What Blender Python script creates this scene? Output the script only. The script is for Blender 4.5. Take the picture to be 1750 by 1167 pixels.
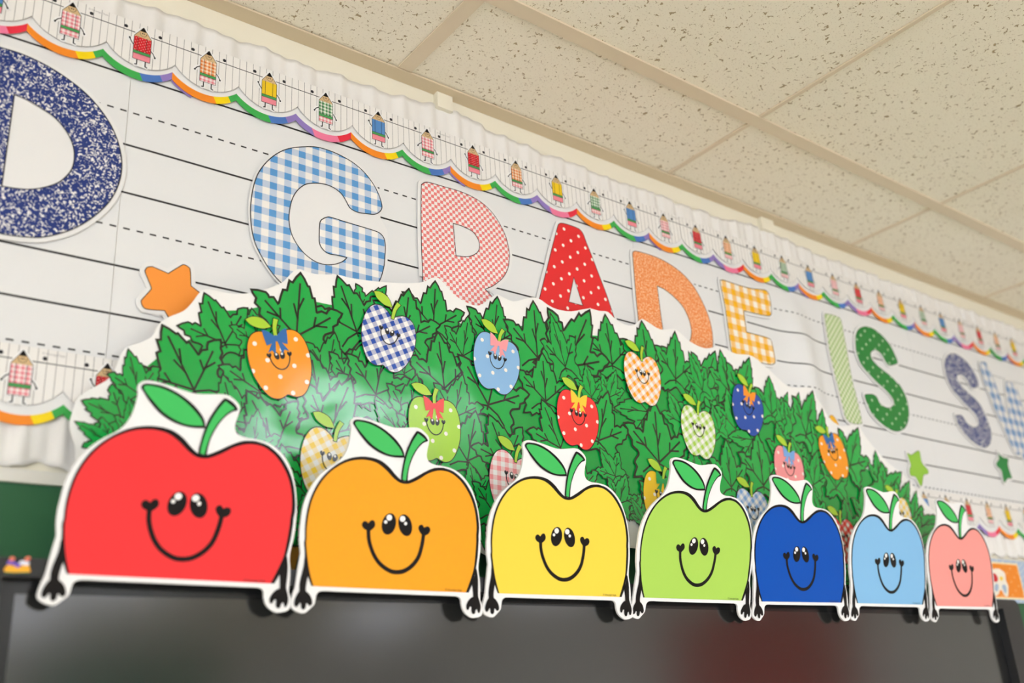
import bpy, math, random
from mathutils import Matrix, Vector
from mathutils.geometry import tessellate_polygon

for o in list(bpy.data.objects):
    bpy.data.objects.remove(o)
scene = bpy.context.scene
COL = scene.collection
random.seed(7)

# ------------------------------------------------------------------ camera
F_PX, CXY = 1696.84, (875.0, 583.5)
RW = ((0.79001126, -0.6097594, -0.0638411),
      (0.17408151, 0.32294036, -0.93027155),
      (0.58785869, 0.72381144, 0.36127436))          # rows: camera right, down, forward in world axes
CAM = (0.0, -1.13, 1.65)
cd = bpy.data.cameras.new('camera')
cd.sensor_width = 36.0
cd.lens = F_PX / 1750.0 * 36.0
cd.clip_start = 0.05
cd.dof.use_dof = True
cd.dof.focus_distance = 1.46
cd.dof.aperture_fstop = 2.8
cam = bpy.data.objects.new('camera', cd)
COL.objects.link(cam)
cam.matrix_world = Matrix(((RW[0][0], -RW[1][0], -RW[2][0], CAM[0]),
                           (RW[0][1], -RW[1][1], -RW[2][1], CAM[1]),
                           (RW[0][2], -RW[1][2], -RW[2][2], CAM[2]),
                           (0, 0, 0, 1)))
scene.camera = cam

# ------------------------------------------------------------------ world, exposure
world = bpy.data.worlds.new('world')
scene.world = world
world.use_nodes = True
world.node_tree.nodes['Background'].inputs[0].default_value = (1.0, 0.95, 0.86, 1)
world.node_tree.nodes['Background'].inputs[1].default_value = 0.25
scene.view_settings.view_transform = 'Standard'
scene.view_settings.look = 'None'
scene.view_settings.gamma = 1.0
scene.view_settings.use_curve_mapping = False
scene.view_settings.exposure = 0.15
LAMP = 9.0            # radiance of the ceiling troffers
WINDOW_FILL = 16.0          # radiance of unseen side windows, added to brighten the ceiling


# ------------------------------------------------------------------ small maths
def U(px, py, y):
    """a spot in the photograph, carried onto the upright plane at depth y -> (x, z)"""
    a, b = (px - CXY[0]) / F_PX, (py - CXY[1]) / F_PX
    d = [RW[0][i] * a + RW[1][i] * b + RW[2][i] for i in range(3)]
    t = (y - CAM[1]) / d[1]
    return (CAM[0] + d[0] * t, CAM[2] + d[2] * t)


def crop(pts, ox, oy, s):
    return [((p[0] / s) + ox, (p[1] / s) + oy) + tuple(p[2:]) for p in pts]


def onto(pts, y):
    return [U(p[0], p[1], y) + tuple(p[2:]) for p in pts]


def smooth(pts, n=5, closed=True):
    """Catmull-Rom through the points; a third entry marks a sharp corner"""
    N = len(pts)
    out = []
    segs = N if closed else N - 1
    for i in range(segs):
        p1, p2 = pts[i], pts[(i + 1) % N]
        p0 = pts[i - 1] if (closed or i > 0) else p1
        p3 = pts[(i + 2) % N] if (closed or i + 2 < N) else p2
        if len(p1) > 2:
            p0 = p1
        if len(p2) > 2:
            p3 = p2
        for k in range(n):
            t = k / n
            t2, t3 = t * t, t * t * t
            q = []
            for j in (0, 1):
                q.append(0.5 * (2 * p1[j] + (p2[j] - p0[j]) * t + (2 * p0[j] - 5 * p1[j] + 4 * p2[j] - p3[j]) * t2
                                + (-p0[j] + 3 * p1[j] - 3 * p2[j] + p3[j]) * t3))
            out.append(tuple(q))
    if not closed:
        out.append(tuple(pts[-1][:2]))
    return out


def area(l):
    return 0.5 * sum(l[i - 1][0] * l[i][1] - l[i][0] * l[i - 1][1] for i in range(len(l)))


def ccw(l):
    l = [tuple(p[:2]) for p in l]
    return l if area(l) > 0 else l[::-1]


def normals(l, closed=True):
    N = len(l)
    out = []
    for i in range(N):
        a = l[i - 1] if (closed or i > 0) else l[i]
        b = l[(i + 1) % N] if (closed or i < N - 1) else l[i]
        p = l[i]
        d1 = Vector((p[0] - a[0], p[1] - a[1]))
        d2 = Vector((b[0] - p[0], b[1] - p[1]))
        if d1.length > 1e-9:
            d1.normalize()
        if d2.length > 1e-9:
            d2.normalize()
        d = d1 + d2
        if d.length < 1e-6:
            d = d2 if d2.length else d1
        d.normalize()
        n = Vector((d.y, -d.x))
        c = max(0.5, abs(n.dot(Vector((d2.y, -d2.x)))) if d2.length else 1)
        out.append((n.x / c, n.y / c))
    return out


def grow(l, m):
    l = ccw(l)
    return [(p[0] + n[0] * m, p[1] + n[1] * m) for p, n in zip(l, normals(l))]


def ellipse(cx, cz, a, b, tilt=0, n=28):
    c, s = math.cos(tilt), math.sin(tilt)
    return [(cx + a * math.cos(t) * c - b * math.sin(t) * s, cz + a * math.cos(t) * s + b * math.sin(t) * c)
            for t in (2 * math.pi * k / n for k in range(n))]


def rect(x0, z0, x1, z1):
    return [(x0, z0), (x1, z0), (x1, z1), (x0, z1)]


class MB:
    """collects flat pieces (x, z outlines at a depth y) and solids, becomes one mesh object"""

    def __init__(self):
        self.v, self.f, self.m = [], [], []

    def flat(self, loops, y, mi=0, back=False):
        loops = [ccw(l) for l in loops]
        base = len(self.v)
        for l in loops:
            self.v += [(p[0], y, p[1]) for p in l]
        flatp = [p for l in loops for p in l]
        for t in tessellate_polygon([[Vector((p[0], p[1], 0)) for p in l] for l in loops]):
            a, b, c = (flatp[i] for i in t)
            ar = (b[0] - a[0]) * (c[1] - a[1]) - (c[0] - a[0]) * (b[1] - a[1])
            if abs(ar) < 1e-14:
                continue
            t = tuple(t) if (ar > 0) != back else tuple(t)[::-1]
            self.f.append(tuple(base + i for i in t))
            self.m.append(mi)
        return self

    def solid(self, loops, y, th, mi=0, mside=None):
        """front at y (towards the camera), back at y + th"""
        self.flat(loops, y, mi)
        self.flat(loops, y + th, mi, True)
        for k, l in enumerate(loops):
            l = ccw(l)
            b = len(self.v)
            self.v += [(p[0], y, p[1]) for p in l] + [(p[0], y + th, p[1]) for p in l]
            N = len(l)
            for i in range(N):
                j = (i + 1) % N
                q = (b + i, b + N + i, b + N + j, b + j)
                self.f.append(q if k == 0 else q[::-1])
                self.m.append(mi if mside is None else mside)
        return self

    def ribbon(self, l, w, y, mi=0, closed=True):
        l = [tuple(p[:2]) for p in l]
        ns = normals(l, closed)
        b = len(self.v)
        N = len(l)
        for p, n in zip(l, ns):
            self.v.append((p[0] + n[0] * w / 2, y, p[1] + n[1] * w / 2))
            self.v.append((p[0] - n[0] * w / 2, y, p[1] - n[1] * w / 2))
        for i in range(N if closed else N - 1):
            j = (i + 1) % N
            self.f.append((b + 2 * i, b + 2 * j, b + 2 * j + 1, b + 2 * i + 1))
            self.m.append(mi)
        return self

    def box(self, x0, x1, y0, y1, z0, z1, mi=0):
        b = len(self.v)
        self.v += [(x, y, z) for x in (x0, x1) for y in (y0, y1) for z in (z0, z1)]
        for q in ((0, 1, 3, 2), (4, 6, 7, 5), (0, 4, 5, 1), (2, 3, 7, 6), (0, 2, 6, 4), (1, 5, 7, 3)):
            self.f.append(tuple(b + i for i in q))
            self.m.append(mi)
        return self

    def build(self, name, mats, parent=None, origin=(0, 0, 0), shade=False):
        if not isinstance(mats, (list, tuple)):
            mats = [mats]
        me = bpy.data.meshes.new(name)
        me.from_pydata([(v[0] - origin[0], v[1] - origin[1], v[2] - origin[2]) for v in self.v], [], self.f)
        for m in mats:
            me.materials.append(m)
        for p, mi in zip(me.polygons, self.m):
            p.material_index = mi
            p.use_smooth = shade
        me.update()
        o = bpy.data.objects.new(name, me)
        COL.objects.link(o)
        if parent is not None:
            o.parent = parent
        else:
            o.location = origin
        return o


def tag(o, label, cat, group=None):
    o['label'] = label
    o['category'] = cat
    if group:
        o['group'] = group
    return o


def thing(name, loc, label, cat, group=None):
    o = bpy.data.objects.new(name, None)
    o.empty_display_size = 0.02
    COL.objects.link(o)
    o.location = loc
    return tag(o, label, cat, group)


def structure(o):
    o['kind'] = 'structure'
    return o


# ------------------------------------------------------------------ materials
def lin(c):
    c = c / 255.0
    return c / 12.92 if c <= 0.04045 else ((c + 0.055) / 1.055) ** 2.4


def rgb(r, g, b):
    return (lin(r), lin(g), lin(b), 1.0)


class NT:
    def __init__(self, name, rough=0.5, spec=0.4, coat=0.0, coat_rough=0.1):
        self.mat = bpy.data.materials.new(name)
        self.mat.use_nodes = True
        self.t = self.mat.node_tree
        self.b = self.t.nodes['Principled BSDF']
        self.b.inputs['Roughness'].default_value = rough
        self.b.inputs['Specular IOR Level'].default_value = spec
        if coat:
            self.b.inputs['Coat Weight'].default_value = coat
            self.b.inputs['Coat Roughness'].default_value = coat_rough

    def new(self, kind):
        return self.t.nodes.new(kind)

    def put(self, sock, v):
        if isinstance(v, bpy.types.NodeSocket):
            self.t.links.new(v, sock)
        else:
            sock.default_value = v

    def m(self, op, a, b=0.0, c=0.0):
        n = self.new('ShaderNodeMath')
        n.operation = op
        for s, v in zip(n.inputs, (a, b, c)):
            self.put(s, v)
        return n.outputs[0]

    def mix(self, f, a, b):
        n = self.new('ShaderNodeMix')
        n.data_type = 'RGBA'
        self.put(n.inputs['Factor'], f)
        self.put(n.inputs['A'], a)
        self.put(n.inputs['B'], b)
        return n.outputs['Result']

    def coords(self, world=False, rot=0.0, scale=(1, 1, 1)):
        if world:
            src = self.new('ShaderNodeNewGeometry').outputs['Position']
        else:
            src = self.new('ShaderNodeTexCoord').outputs['Object']
        mp = self.new('ShaderNodeMapping')
        mp.inputs['Rotation'].default_value = (0, rot, 0)
        mp.inputs['Scale'].default_value = scale
        self.t.links.new(src, mp.inputs['Vector'])
        return mp.outputs[0]

    def xz(self, vec):
        n = self.new('ShaderNodeSeparateXYZ')
        self.t.links.new(vec, n.inputs[0])
        return n.outputs[0], n.outputs[2]

    def noise(self, vec, scale, detail=2, rough=0.5, dist=0.0):
        n = self.new('ShaderNodeTexNoise')
        self.t.links.new(vec, n.inputs['Vector'])
        n.inputs['Scale'].default_value = scale
        n.inputs['Detail'].default_value = detail
        n.inputs['Roughness'].default_value = rough
        n.inputs['Distortion'].default_value = dist
        return n.outputs[0]

    def color(self, v):
        self.put(self.b.inputs['Base Color'], v)
        return self

    def bump(self, h, strength, dist):
        n = self.new('ShaderNodeBump')
        n.inputs['Strength'].default_value = strength
        n.inputs['Distance'].default_value = dist
        self.t.links.new(h, n.inputs['Height'])
        self.t.links.new(n.outputs[0], self.b.inputs['Normal'])
        return self


MATS = {}


def flatmat(key, c, rough=0.5, spec=0.35, wavy=False):
    if key in MATS:
        return MATS[key]
    n = NT(key, rough, spec)
    n.color(rgb(*c))
    if wavy:
        foil(n)
    MATS[key] = n.mat
    return n.mat


def foil(n):
    """loose laminated sheet: slow waves in the gloss"""
    v = n.coords(world=True)
    a = n.m('MULTIPLY', n.noise(v, 7.0, 1.5, 0.5, 0.6), 0.0035)
    # one long buckle across the left of the sheet
    x, z = n.xz(v)
    (xa, za), (xb, zb) = U(380, 575, -0.03), U(660, 675, -0.03)
    L = math.hypot(xb - xa, zb - za)
    tx_, tz_ = (xb - xa) / L, (zb - za) / L
    dx, dz = n.m('SUBTRACT', x, xa), n.m('SUBTRACT', z, za)
    along = n.m('ADD', n.m('MULTIPLY', dx, tx_), n.m('MULTIPLY', dz, tz_))
    off = n.m('SUBTRACT', n.m('MULTIPLY', dz, tx_), n.m('MULTIPLY', dx, tz_))
    off = n.m('ADD', off, n.m('MULTIPLY', n.m('SUBTRACT', n.noise(v, 14.0, 2, 0.5), 0.5), 0.03))
    w = n.m('DIVIDE', off, 0.075)
    ridge = n.m('EXPONENT', n.m('MULTIPLY', n.m('MULTIPLY', w, w), -1.0))
    q = n.m('DIVIDE', n.m('SUBTRACT', along, L * 0.45), L * 0.55)
    env = n.m('EXPONENT', n.m('MULTIPLY', n.m('MULTIPLY', q, q), -1.0))
    a = n.m('ADD', a, n.m('MULTIPLY', n.m('MULTIPLY', ridge, env), 0.0040))
    n.bump(a, 1.0, 1.0)


def gingham(key, c, p, rot=0.0, white=(240, 236, 230), mid=0.5, rough=0.4, wavy=False, soft=0.0):
    n = NT(key, rough, 0.35)
    x, z = n.xz(n.coords(rot=rot))
    sx = n.m('LESS_THAN', n.m('FRACT', n.m('DIVIDE', x, p)), 0.5)
    sz = n.m('LESS_THAN', n.m('FRACT', n.m('DIVIDE', z, p)), 0.5)
    both = n.m('MULTIPLY', sx, sz)
    one = n.m('SUBTRACT', n.m('ADD', sx, sz), n.m('MULTIPLY', both, 2.0))
    f = n.m('ADD', both, n.m('MULTIPLY', one, mid))
    n.color(n.mix(f, rgb(*white), rgb(*c)))
    if wavy:
        foil(n)
    MATS[key] = n.mat
    return n.mat


def checker(key, c, p, white=(242, 234, 230), rot=0.0):
    n = NT(key, 0.4, 0.35)
    x, z = n.xz(n.coords(rot=rot))
    sx = n.m('LESS_THAN', n.m('FRACT', n.m('DIVIDE', x, p)), 0.5)
    sz = n.m('LESS_THAN', n.m('FRACT', n.m('DIVIDE', z, p)), 0.5)
    f = n.m('ABSOLUTE', n.m('SUBTRACT', sx, sz))
    n.color(n.mix(f, rgb(*white), rgb(*c)))
    MATS[key] = n.mat
    return n.mat


def dots(key, c, p, r, rot=0.0, dot=(250, 240, 228), rough=0.4, wavy=False):
    n = NT(key, rough, 0.4)
    x, z = n.xz(n.coords(rot=rot))
    fx = n.m('SUBTRACT', n.m('FRACT', n.m('DIVIDE', x, p)), 0.5)
    fz = n.m('SUBTRACT', n.m('FRACT', n.m('DIVIDE', z, p)), 0.5)
    d = n.m('SQRT', n.m('ADD', n.m('MULTIPLY', fx, fx), n.m('MULTIPLY', fz, fz)))
    n.color(n.mix(n.m('LESS_THAN', d, r / p), rgb(*c), rgb(*dot)))
    if wavy:
        foil(n)
    MATS[key] = n.mat
    return n.mat


def notebook(key):
    n = NT(key, 0.4, 0.35)
    v = n.coords()
    a = n.noise(v, 250.0, 0.6, 0.5, 1.5)
    f = n.m('GREATER_THAN', a, 0.585)
    n.color(n.mix(f, rgb(30, 52, 120), rgb(240, 236, 232)))
    MATS[key] = n.mat
    return n.mat


def glitter(key, c1, c2):
    n = NT(key, 0.45, 0.35)
    v = n.coords()
    a = n.noise(v, 300.0, 2, 0.7, 0.0)
    f = n.m('MULTIPLY', n.m('SUBTRACT', a, 0.47), 6.5)
    f = n.m('MINIMUM', n.m('MAXIMUM', f, 0.0), 1.0)
    n.color(n.mix(f, rgb(*c1), rgb(*c2)))
    MATS[key] = n.mat
    return n.mat


LINES_SOLID = (2.4695, 2.366, 2.298, 2.197, 2.134)
LINES_DASH = (2.4148, 2.2488, 2.0815)


def ruled_paper():
    n = NT('ruled_paper', 0.42, 0.3)
    v = n.coords(world=True)
    x, z = n.xz(v)
    f = 0.0
    for zz in LINES_SOLID:
        f = n.m('MAXIMUM', f, n.m('LESS_THAN', n.m('ABSOLUTE', n.m('SUBTRACT', z, zz)), 0.0014))
    dash = n.m('LESS_THAN', n.m('FRACT', n.m('DIVIDE', n.m('SUBTRACT', x, 0.2818), 0.0162)), 0.5)
    for zz in LINES_DASH:
        f = n.m('MAXIMUM', f, n.m('MULTIPLY', dash, n.m('LESS_THAN', n.m('ABSOLUTE', n.m('SUBTRACT', z, zz)), 0.00115)))
    n.color(n.mix(f, rgb(230, 229, 227), rgb(34, 32, 32)))
    n.bump(n.noise(v, 5.0, 1, 0.5), 0.08, 0.01)
    return n.mat


def border_paper():
    """white strip with fine upright rules and a string line with beads (printed)"""
    n = NT('pencil_border_paper', 0.45, 0.3)
    x, z = n.xz(n.coords())
    fx = n.m('FRACT', n.m('DIVIDE', n.m('ADD', x, 0.005), 0.01))
    ln = n.m('LESS_THAN', n.m('ABSOLUTE', n.m('SUBTRACT', fx, 0.5)), 0.03)
    c = n.mix(ln, rgb(238, 234, 228), rgb(120, 116, 112))
    st = n.m('LESS_THAN', n.m('ABSOLUTE', n.m('SUBTRACT', z, 0.0295)), 0.0006)
    c = n.mix(st, c, rgb(40, 38, 38))
    fd = n.m('MULTIPLY', n.m('SUBTRACT', n.m('FRACT', n.m('DIVIDE', x, 0.045)), 0.5), 0.045)
    fz = n.m('SUBTRACT', z, 0.0347)
    d = n.m('SQRT', n.m('ADD', n.m('MULTIPLY', fd, fd), n.m('MULTIPLY', fz, fz)))
    c = n.mix(n.m('LESS_THAN', d, 0.0025), c, rgb(34, 32, 36))
    n.color(c)
    return n.mat


def ceiling_tile_mat():
    n = NT('fissured_ceiling_tile', 0.9, 0.1)
    v = n.coords(world=True)
    a = n.noise(v, 125.0, 2, 0.55, 0.8)
    hole = n.m('GREATER_THAN', a, 0.65)
    b = n.noise(v, 330.0, 2, 0.6)
    pin = n.m('MULTIPLY', n.m('GREATER_THAN', b, 0.63), 0.35)
    f = n.m('MAXIMUM', hole, pin)
    big = n.noise(v, 3.0, 2, 0.6)
    base = n.mix(big, rgb(248, 238, 214), rgb(252, 245, 226))
    n.color(n.mix(f, base, rgb(182, 163, 128)))
    n.bump(n.m('MULTIPLY', f, -1.0), 0.4, 0.002)
    return n.mat


def paint(key, c, rough=0.6, scale=30.0, amt=0.15, spec=0.3):
    n = NT(key, rough, spec)
    v = n.coords(world=True)
    n.color(rgb(*c))
    n.bump(n.noise(v, scale, 4, 0.6), amt, 0.003)
    return n.mat


def emitter(key, c, s):
    m = bpy.data.materials.new(key)
    m.use_nodes = True
    t = m.node_tree
    t.nodes.remove(t.nodes['Principled BSDF'])
    e = t.nodes.new('ShaderNodeEmission')
    e.inputs[0].default_value = c
    e.inputs[1].default_value = s
    t.links.new(e.outputs[0], t.nodes['Material Output'].inputs[0])
    return m


WHITE = flatmat('white_card', (243, 241, 238), 0.42, 0.3)
LCARD = flatmat('letter_white_card', (234, 232, 229), 0.42, 0.3)
BLACK = flatmat('print_black', (22, 18, 16), 0.5, 0.15)
INK = flatmat('thin_black_ink', (40, 36, 34), 0.45, 0.3)
WALLM = paint('cream_wall_paint', (240, 233, 212))
WALL2 = paint('white_wall_paint', (236, 234, 228))
TILE = ceiling_tile_mat()
GRID = paint('beige_grid_metal', (230, 213, 184), 0.45, 60, 0.05)
RULED = ruled_paper()
BORDER = border_paper()

# ------------------------------------------------------------------ room shell
ZC = 2.627
X0, X1, Y1 = -3.2, 6.4, -8.7
o = structure(MB().box(X0, X1, 0.0, 0.12, 0, ZC + 0.1).build('wall_front', WALLM))
structure(MB().box(X0, X1, Y1 - 0.12, Y1, 0, ZC + 0.1).build('wall_back', WALL2))
structure(MB().box(X1, X1 + 0.12, Y1, 0, 0, ZC + 0.1).build('wall_right', WALL2))
# left wall with three window openings, out of view, for added daylight
lw = MB()
wins = [(-8.4, -7.0), (-6.8, -5.4), (-5.2, -3.8)]
lw.box(X0 - 0.12, X0, Y1, 0, 0, 0.9)
lw.box(X0 - 0.12, X0, Y1, 0, 2.35, ZC + 0.1)
ys = [Y1] + [q for w in wins for q in w] + [0.0]
for a, b in zip(ys[::2], ys[1::2]):
    lw.box(X0 - 0.12, X0, a, b, 0.9, 2.35)
structure(lw.build('wall_left', WALL2))
FILL_GLOW = emitter('daylight_glass', (0.90, 0.97, 1.12, 1), WINDOW_FILL)  # glowing panes added out of view to lift the ceiling and room light
FRAMEM = flatmat('window_frame_white', (235, 232, 226), 0.4)
for i, (a, b) in enumerate(wins):
    w = MB()
    for q in ((a, a + 0.05), (b - 0.05, b), ((a + b) / 2 - 0.025, (a + b) / 2 + 0.025)):
        w.box(X0 - 0.07, X0 - 0.01, q[0], q[1], 0.9, 2.35)
    for q in ((0.9, 0.95), (2.30, 2.35)):
        w.box(X0 - 0.07, X0 - 0.01, a, b, q[0], q[1])
    wo = structure(w.build('window_%d' % (i + 1), FRAMEM))
    MB().box(X0 - 0.1, X0 - 0.09, a, b, 0.9, 2.35).build('pane', FILL_GLOW, wo)
fl = NT('tan_floor_tile', 0.35, 0.4)
vx = fl.coords(world=True)
fl.color(fl.mix(fl.noise(vx, 6, 3, 0.6), rgb(216, 208, 194), rgb(228, 221, 208)))
structure(MB().box(X0, X1, Y1, 0, -0.1, 0).build('floor', fl.mat))

ceil = structure(MB().box(X0, X1, Y1, 0, ZC + 0.05, ZC + 0.12).build('ceiling', GRID))
BX = [0.714 + 0.6 * k for k in range(-7, 10)]
BY = [-0.24 - 1.2 * k for k in range(0, 8)]
lights = {(1, 2), (-4, 4), (1, 4), (6, 4), (-4, 6), (1, 6), (6, 6)}
ty = [-0.012] + BY
tx = [X0] + BX + [X1]
cache = {}
lightcells = []
for i in range(len(tx) - 1):
    for j in range(len(ty) - 1):
        xa, xb, yb, ya = tx[i], tx[i + 1], ty[j], ty[j + 1]
        ya = max(ya, Y1)
        if yb - ya < 0.02 or xb - xa < 0.02:
            continue
        k = i - 1 - 7
        if (k, j) in lights:
            lightcells.append((xa, xb, ya, yb))
            continue
        key = (round(xb - xa, 3), round(yb - ya, 3))
        cx, cy = (xa + xb) / 2, (ya + yb) / 2
        if key not in cache:
            w, h = key[0] / 2 - 0.003, key[1] / 2 - 0.003
            t = MB().box(-w, w, -h, h, 0.0, 0.014).build('ceiling_tile', TILE, ceil)
            cache[key] = t
        else:
            t = cache[key].copy()
            COL.objects.link(t)
            t.parent = ceil
        t.location = (cx, cy, ZC + 0.0035)
first = {}
for x in BX:
    if X0 < x < X1:
        hw = 0.0125 if abs(x - 0.714) < 0.01 else 0.0042
        MB().box(x - hw, x + hw, Y1, -0.030, ZC, ZC + 0.003).build('grid_bar', GRID, ceil)
for y in BY:
    if y > Y1:
        MB().box(X0, X1, y - 0.0125, y + 0.0125, ZC - 0.0006, ZC + 0.003).build('grid_runner', GRID, ceil)
structure(MB().box(X0, X1, -0.028, -0.0005, ZC - 0.0012, ZC + 0.002).build('trim_1', paint('tan_wall_angle', (222, 204, 172), 0.5, 60, 0.05)))
# upright battens in the gap over the display
for i, (x, hw) in enumerate(((0.802, 0.015), (1.632, 0.020))):
    t = MB().box(x - hw, x + hw, -0.0011, -0.0002, 2.52, 2.6255)
    t.box(x - hw, x + hw, -0.012, -0.0011, 2.597, 2.6255)
    structure(t.build('trim_%d' % (i + 2), WALLM))

LENS = emitter('troffer_lens', (0.95, 1.0, 1.13, 1), LAMP)
HOUS = flatmat('troffer_white', (236, 232, 224), 0.4)
for n_, (xa, xb, ya, yb) in enumerate(lightcells):
    row = ('nearest the display wall', 'in the middle row', 'in the row farthest from the display')[
        0 if ya > -3 else (1 if ya > -5.5 else 2)]
    clm = ('left', 'middle', 'right')[0 if xa < 0 else (1 if xa < 3 else 2)]
    t = thing('ceiling_light', ((xa + xb) / 2, (ya + yb) / 2, ZC),
              'recessed fluorescent ceiling light %s, %s column' % (row, clm), 'light', 'ceiling lights')
    w, h = (xb - xa) / 2 - 0.004, (yb - ya) / 2 - 0.004
    fr = MB()
    fr.box(-w, -w + 0.02, -h, h, 0, 0.03).box(w - 0.02, w, -h, h, 0, 0.03)
    fr.box(-w + 0.02, w - 0.02, -h, -h + 0.02, 0, 0.03).box(-w + 0.02, w - 0.02, h - 0.02, h, 0, 0.03)
    fr.build('frame', HOUS, t)
    MB().box(-w + 0.02, w - 0.02, -h + 0.02, h - 0.02, 0.004, 0.012).build('diffuser', LENS, t)

# ------------------------------------------------------------------ chalkboard
GREEN = NT('chalkboard_green', 0.55, 0.3)
v = GREEN.coords(world=True)
GREEN.color(GREEN.mix(GREEN.noise(v, 4, 3, 0.6), rgb(40, 92, 58), rgb(56, 106, 70)))
ALU = flatmat('cream_aluminium', (222, 218, 208), 0.35, 0.5)
cb = thing('chalkboard', (1.4, -0.002, 0.8), 'dark green chalkboard with pale metal edge behind the screen', 'chalkboard')
MB().box(-0.9, 3.4, -0.008, -0.0005, 0.75, 1.922).build('writing_surface', GREEN.mat, cb, (1.4, -0.002, 0.8))
MB().box(-0.92, 3.42, -0.014, -0.0005, 1.922, 1.936).build('edge_frame', ALU, cb, (1.4, -0.002, 0.8))

# ------------------------------------------------------------------ ruled paper panels
def bulge(x):
    return 0.017 * math.exp(-((x - 1.678) / 0.042) ** 2) + 0.0004 * math.sin(x * 23.0) + 0.0012


def panel(x0, x1, z0, z1, label, y=-0.0032):
    m = MB()
    n = max(2, int((x1 - x0) / 0.004))
    for i in range(n + 1):
        x = x0 + (x1 - x0) * i / n
        for z, f in ((z0, 1), (2.30, 1), (2.36, 0.9), (2.41, 0.5), (2.45, 0.1), (2.47, 0), (z1, 0)):
            m.v.append((x, y - 0.0014 - (bulge(x) - 0.0012) * f, z))
    for i in range(n):
        for r in range(6):
            a = 7 * i + r
            m.f.append((a, a + 7, a + 8, a + 1))
            m.m.append(0)
    o = m.build('ruled_paper_panel', RULED, None, ((x0 + x1) / 2, y, z0))
    md = o.modifiers.new('thick', 'SOLIDIFY')
    md.thickness = 0.0003
    md.offset = -1
    return tag(o, label, 'paper', 'ruled handwriting paper behind the letters')


panel(-0.60, 0.3075, 2.005, 2.53, 'white handwriting-ruled paper sheet behind the navy letter D')
panel(0.3080, 1.215, 2.005, 2.53, 'white handwriting-ruled paper sheet behind the letters G R A')
panel(1.2155, 2.12, 2.005, 2.53, 'white handwriting-ruled paper sheet behind the letters D E I S')
panel(2.1205, 3.05, 2.005, 2.53, 'white handwriting-ruled paper sheet behind the navy S and blue W')

# ------------------------------------------------------------------ ruffles
RUF = NT('white_ruffle_cloth', 0.8, 0.15)
v = RUF.coords(world=True)
RUF.color(rgb(236, 232, 226))
RUF.bump(RUF.noise(v, 240, 2, 0.5), 0.15, 0.001)


def ruffle(x0, x1, zt, zb, label, amp, wl, seed, wave_top=0.004, y=-0.0012):
    rnd = random.Random(seed)
    ph = [rnd.uniform(0, 6.28) for _ in range(6)]
    m = MB()
    n = int((x1 - x0) / 0.0022)
    rows = 7

    def fold(x, s):
        return (math.sin(x * 6.283 / wl + ph[0] + 1.1 * math.sin(x * 11 + ph[1])) * 0.6
                + math.sin(x * 6.283 / (wl * 0.47) + ph[2] + 0.9 * math.sin(x * 17 + ph[3])) * 0.4 * s)
    for i in range(n + 1):
        x = x0 + (x1 - x0) * i / n
        for r in range(rows + 1):
            t = r / rows
            a, b = zt(x) if callable(zt) else zt, zb(x) if callable(zb) else zb
            z = a + (b - a) * t
            yy = y - amp * (1 + fold(x, 1 - 0.5 * t)) * 0.5
            m.v.append((x, yy, z))
    for i in range(n):
        for r in range(rows):
            a = i * (rows + 1) + r
            b = a + rows + 1
            m.f.append((a, a + 1, b + 1, b))
            m.m.append(0)
    o = m.build('ruffle_trim', RUF.mat, None, ((x0 + x1) / 2, y, 2.0), True)
    md = o.modifiers.new('thick', 'SOLIDIFY')
    md.thickness = 0.0006
    md.offset = 0
    return tag(o, label, 'ruffle')


RUFFLE_RISE = 0.016


def ztop(x):
    b = 2.5885 + RUFFLE_RISE * (math.exp(-((x - 0.80) / 0.10) ** 2) + math.exp(-((x - 1.62) / 0.09) ** 2))
    return b + 0.0022 * math.sin(x * 41 + 1.5 * math.sin(x * 13)) + 0.0012 * math.sin(x * 97)


ruffle(-0.6, 3.05, ztop, 2.535, 'gathered white ruffle along the top edge under the ceiling', 0.0068, 0.055, 3)
def zbl(x):
    return 1.9435 + 0.0035 * math.sin(x * 105 + 0.4) + 0.001 * math.sin(x * 260)
ruffle(-0.6, 0.75, 2.0, zbl, 'gathered white ruffle at the lower left above the chalkboard edge', 0.0085, 0.042, 5)
ruffle(1.75, 3.05, 2.0, zbl, 'gathered white ruffle at the lower right behind the pink apple', 0.0075, 0.045, 9)

# ------------------------------------------------------------------ scalloped borders
PER = 0.0898


def scallop(x0, x1, zpeak, zlow, n=14):
    """circular arc from cusp to cusp, left to right"""
    h = zpeak - zlow
    w = (x1 - x0) / 2
    r = (w * w + h * h) / (2 * h)
    cx, cz = (x0 + x1) / 2, zlow + r
    a = math.asin(min(1, w / r))
    return [(cx + r * math.sin(-a + 2 * a * k / n), cz - r * math.cos(-a + 2 * a * k / n)) for k in range(n + 1)]


RB = {'O': flatmat('rainbow_orange', (246, 140, 34)), 'Y': flatmat('rainbow_yellow', (250, 216, 8)),
      'G': flatmat('rainbow_green', (62, 172, 80)), 'B': flatmat('rainbow_blue', (76, 120, 192)),
      'P': flatmat('rainbow_purple', (146, 124, 190)), 'K': flatmat('rainbow_pink', (240, 124, 158)),
      'R': flatmat('rainbow_red', (232, 46, 68))}
SEQ = [(('O', -1, .35), ('Y', .35, .80), ('G', .80, 1)), (('G', -1, .13), ('B', .13, .68), ('P', .68, 1)),
       (('P', -1, -.3), ('K', -.3, .55), ('R', .55, 1))]


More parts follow.
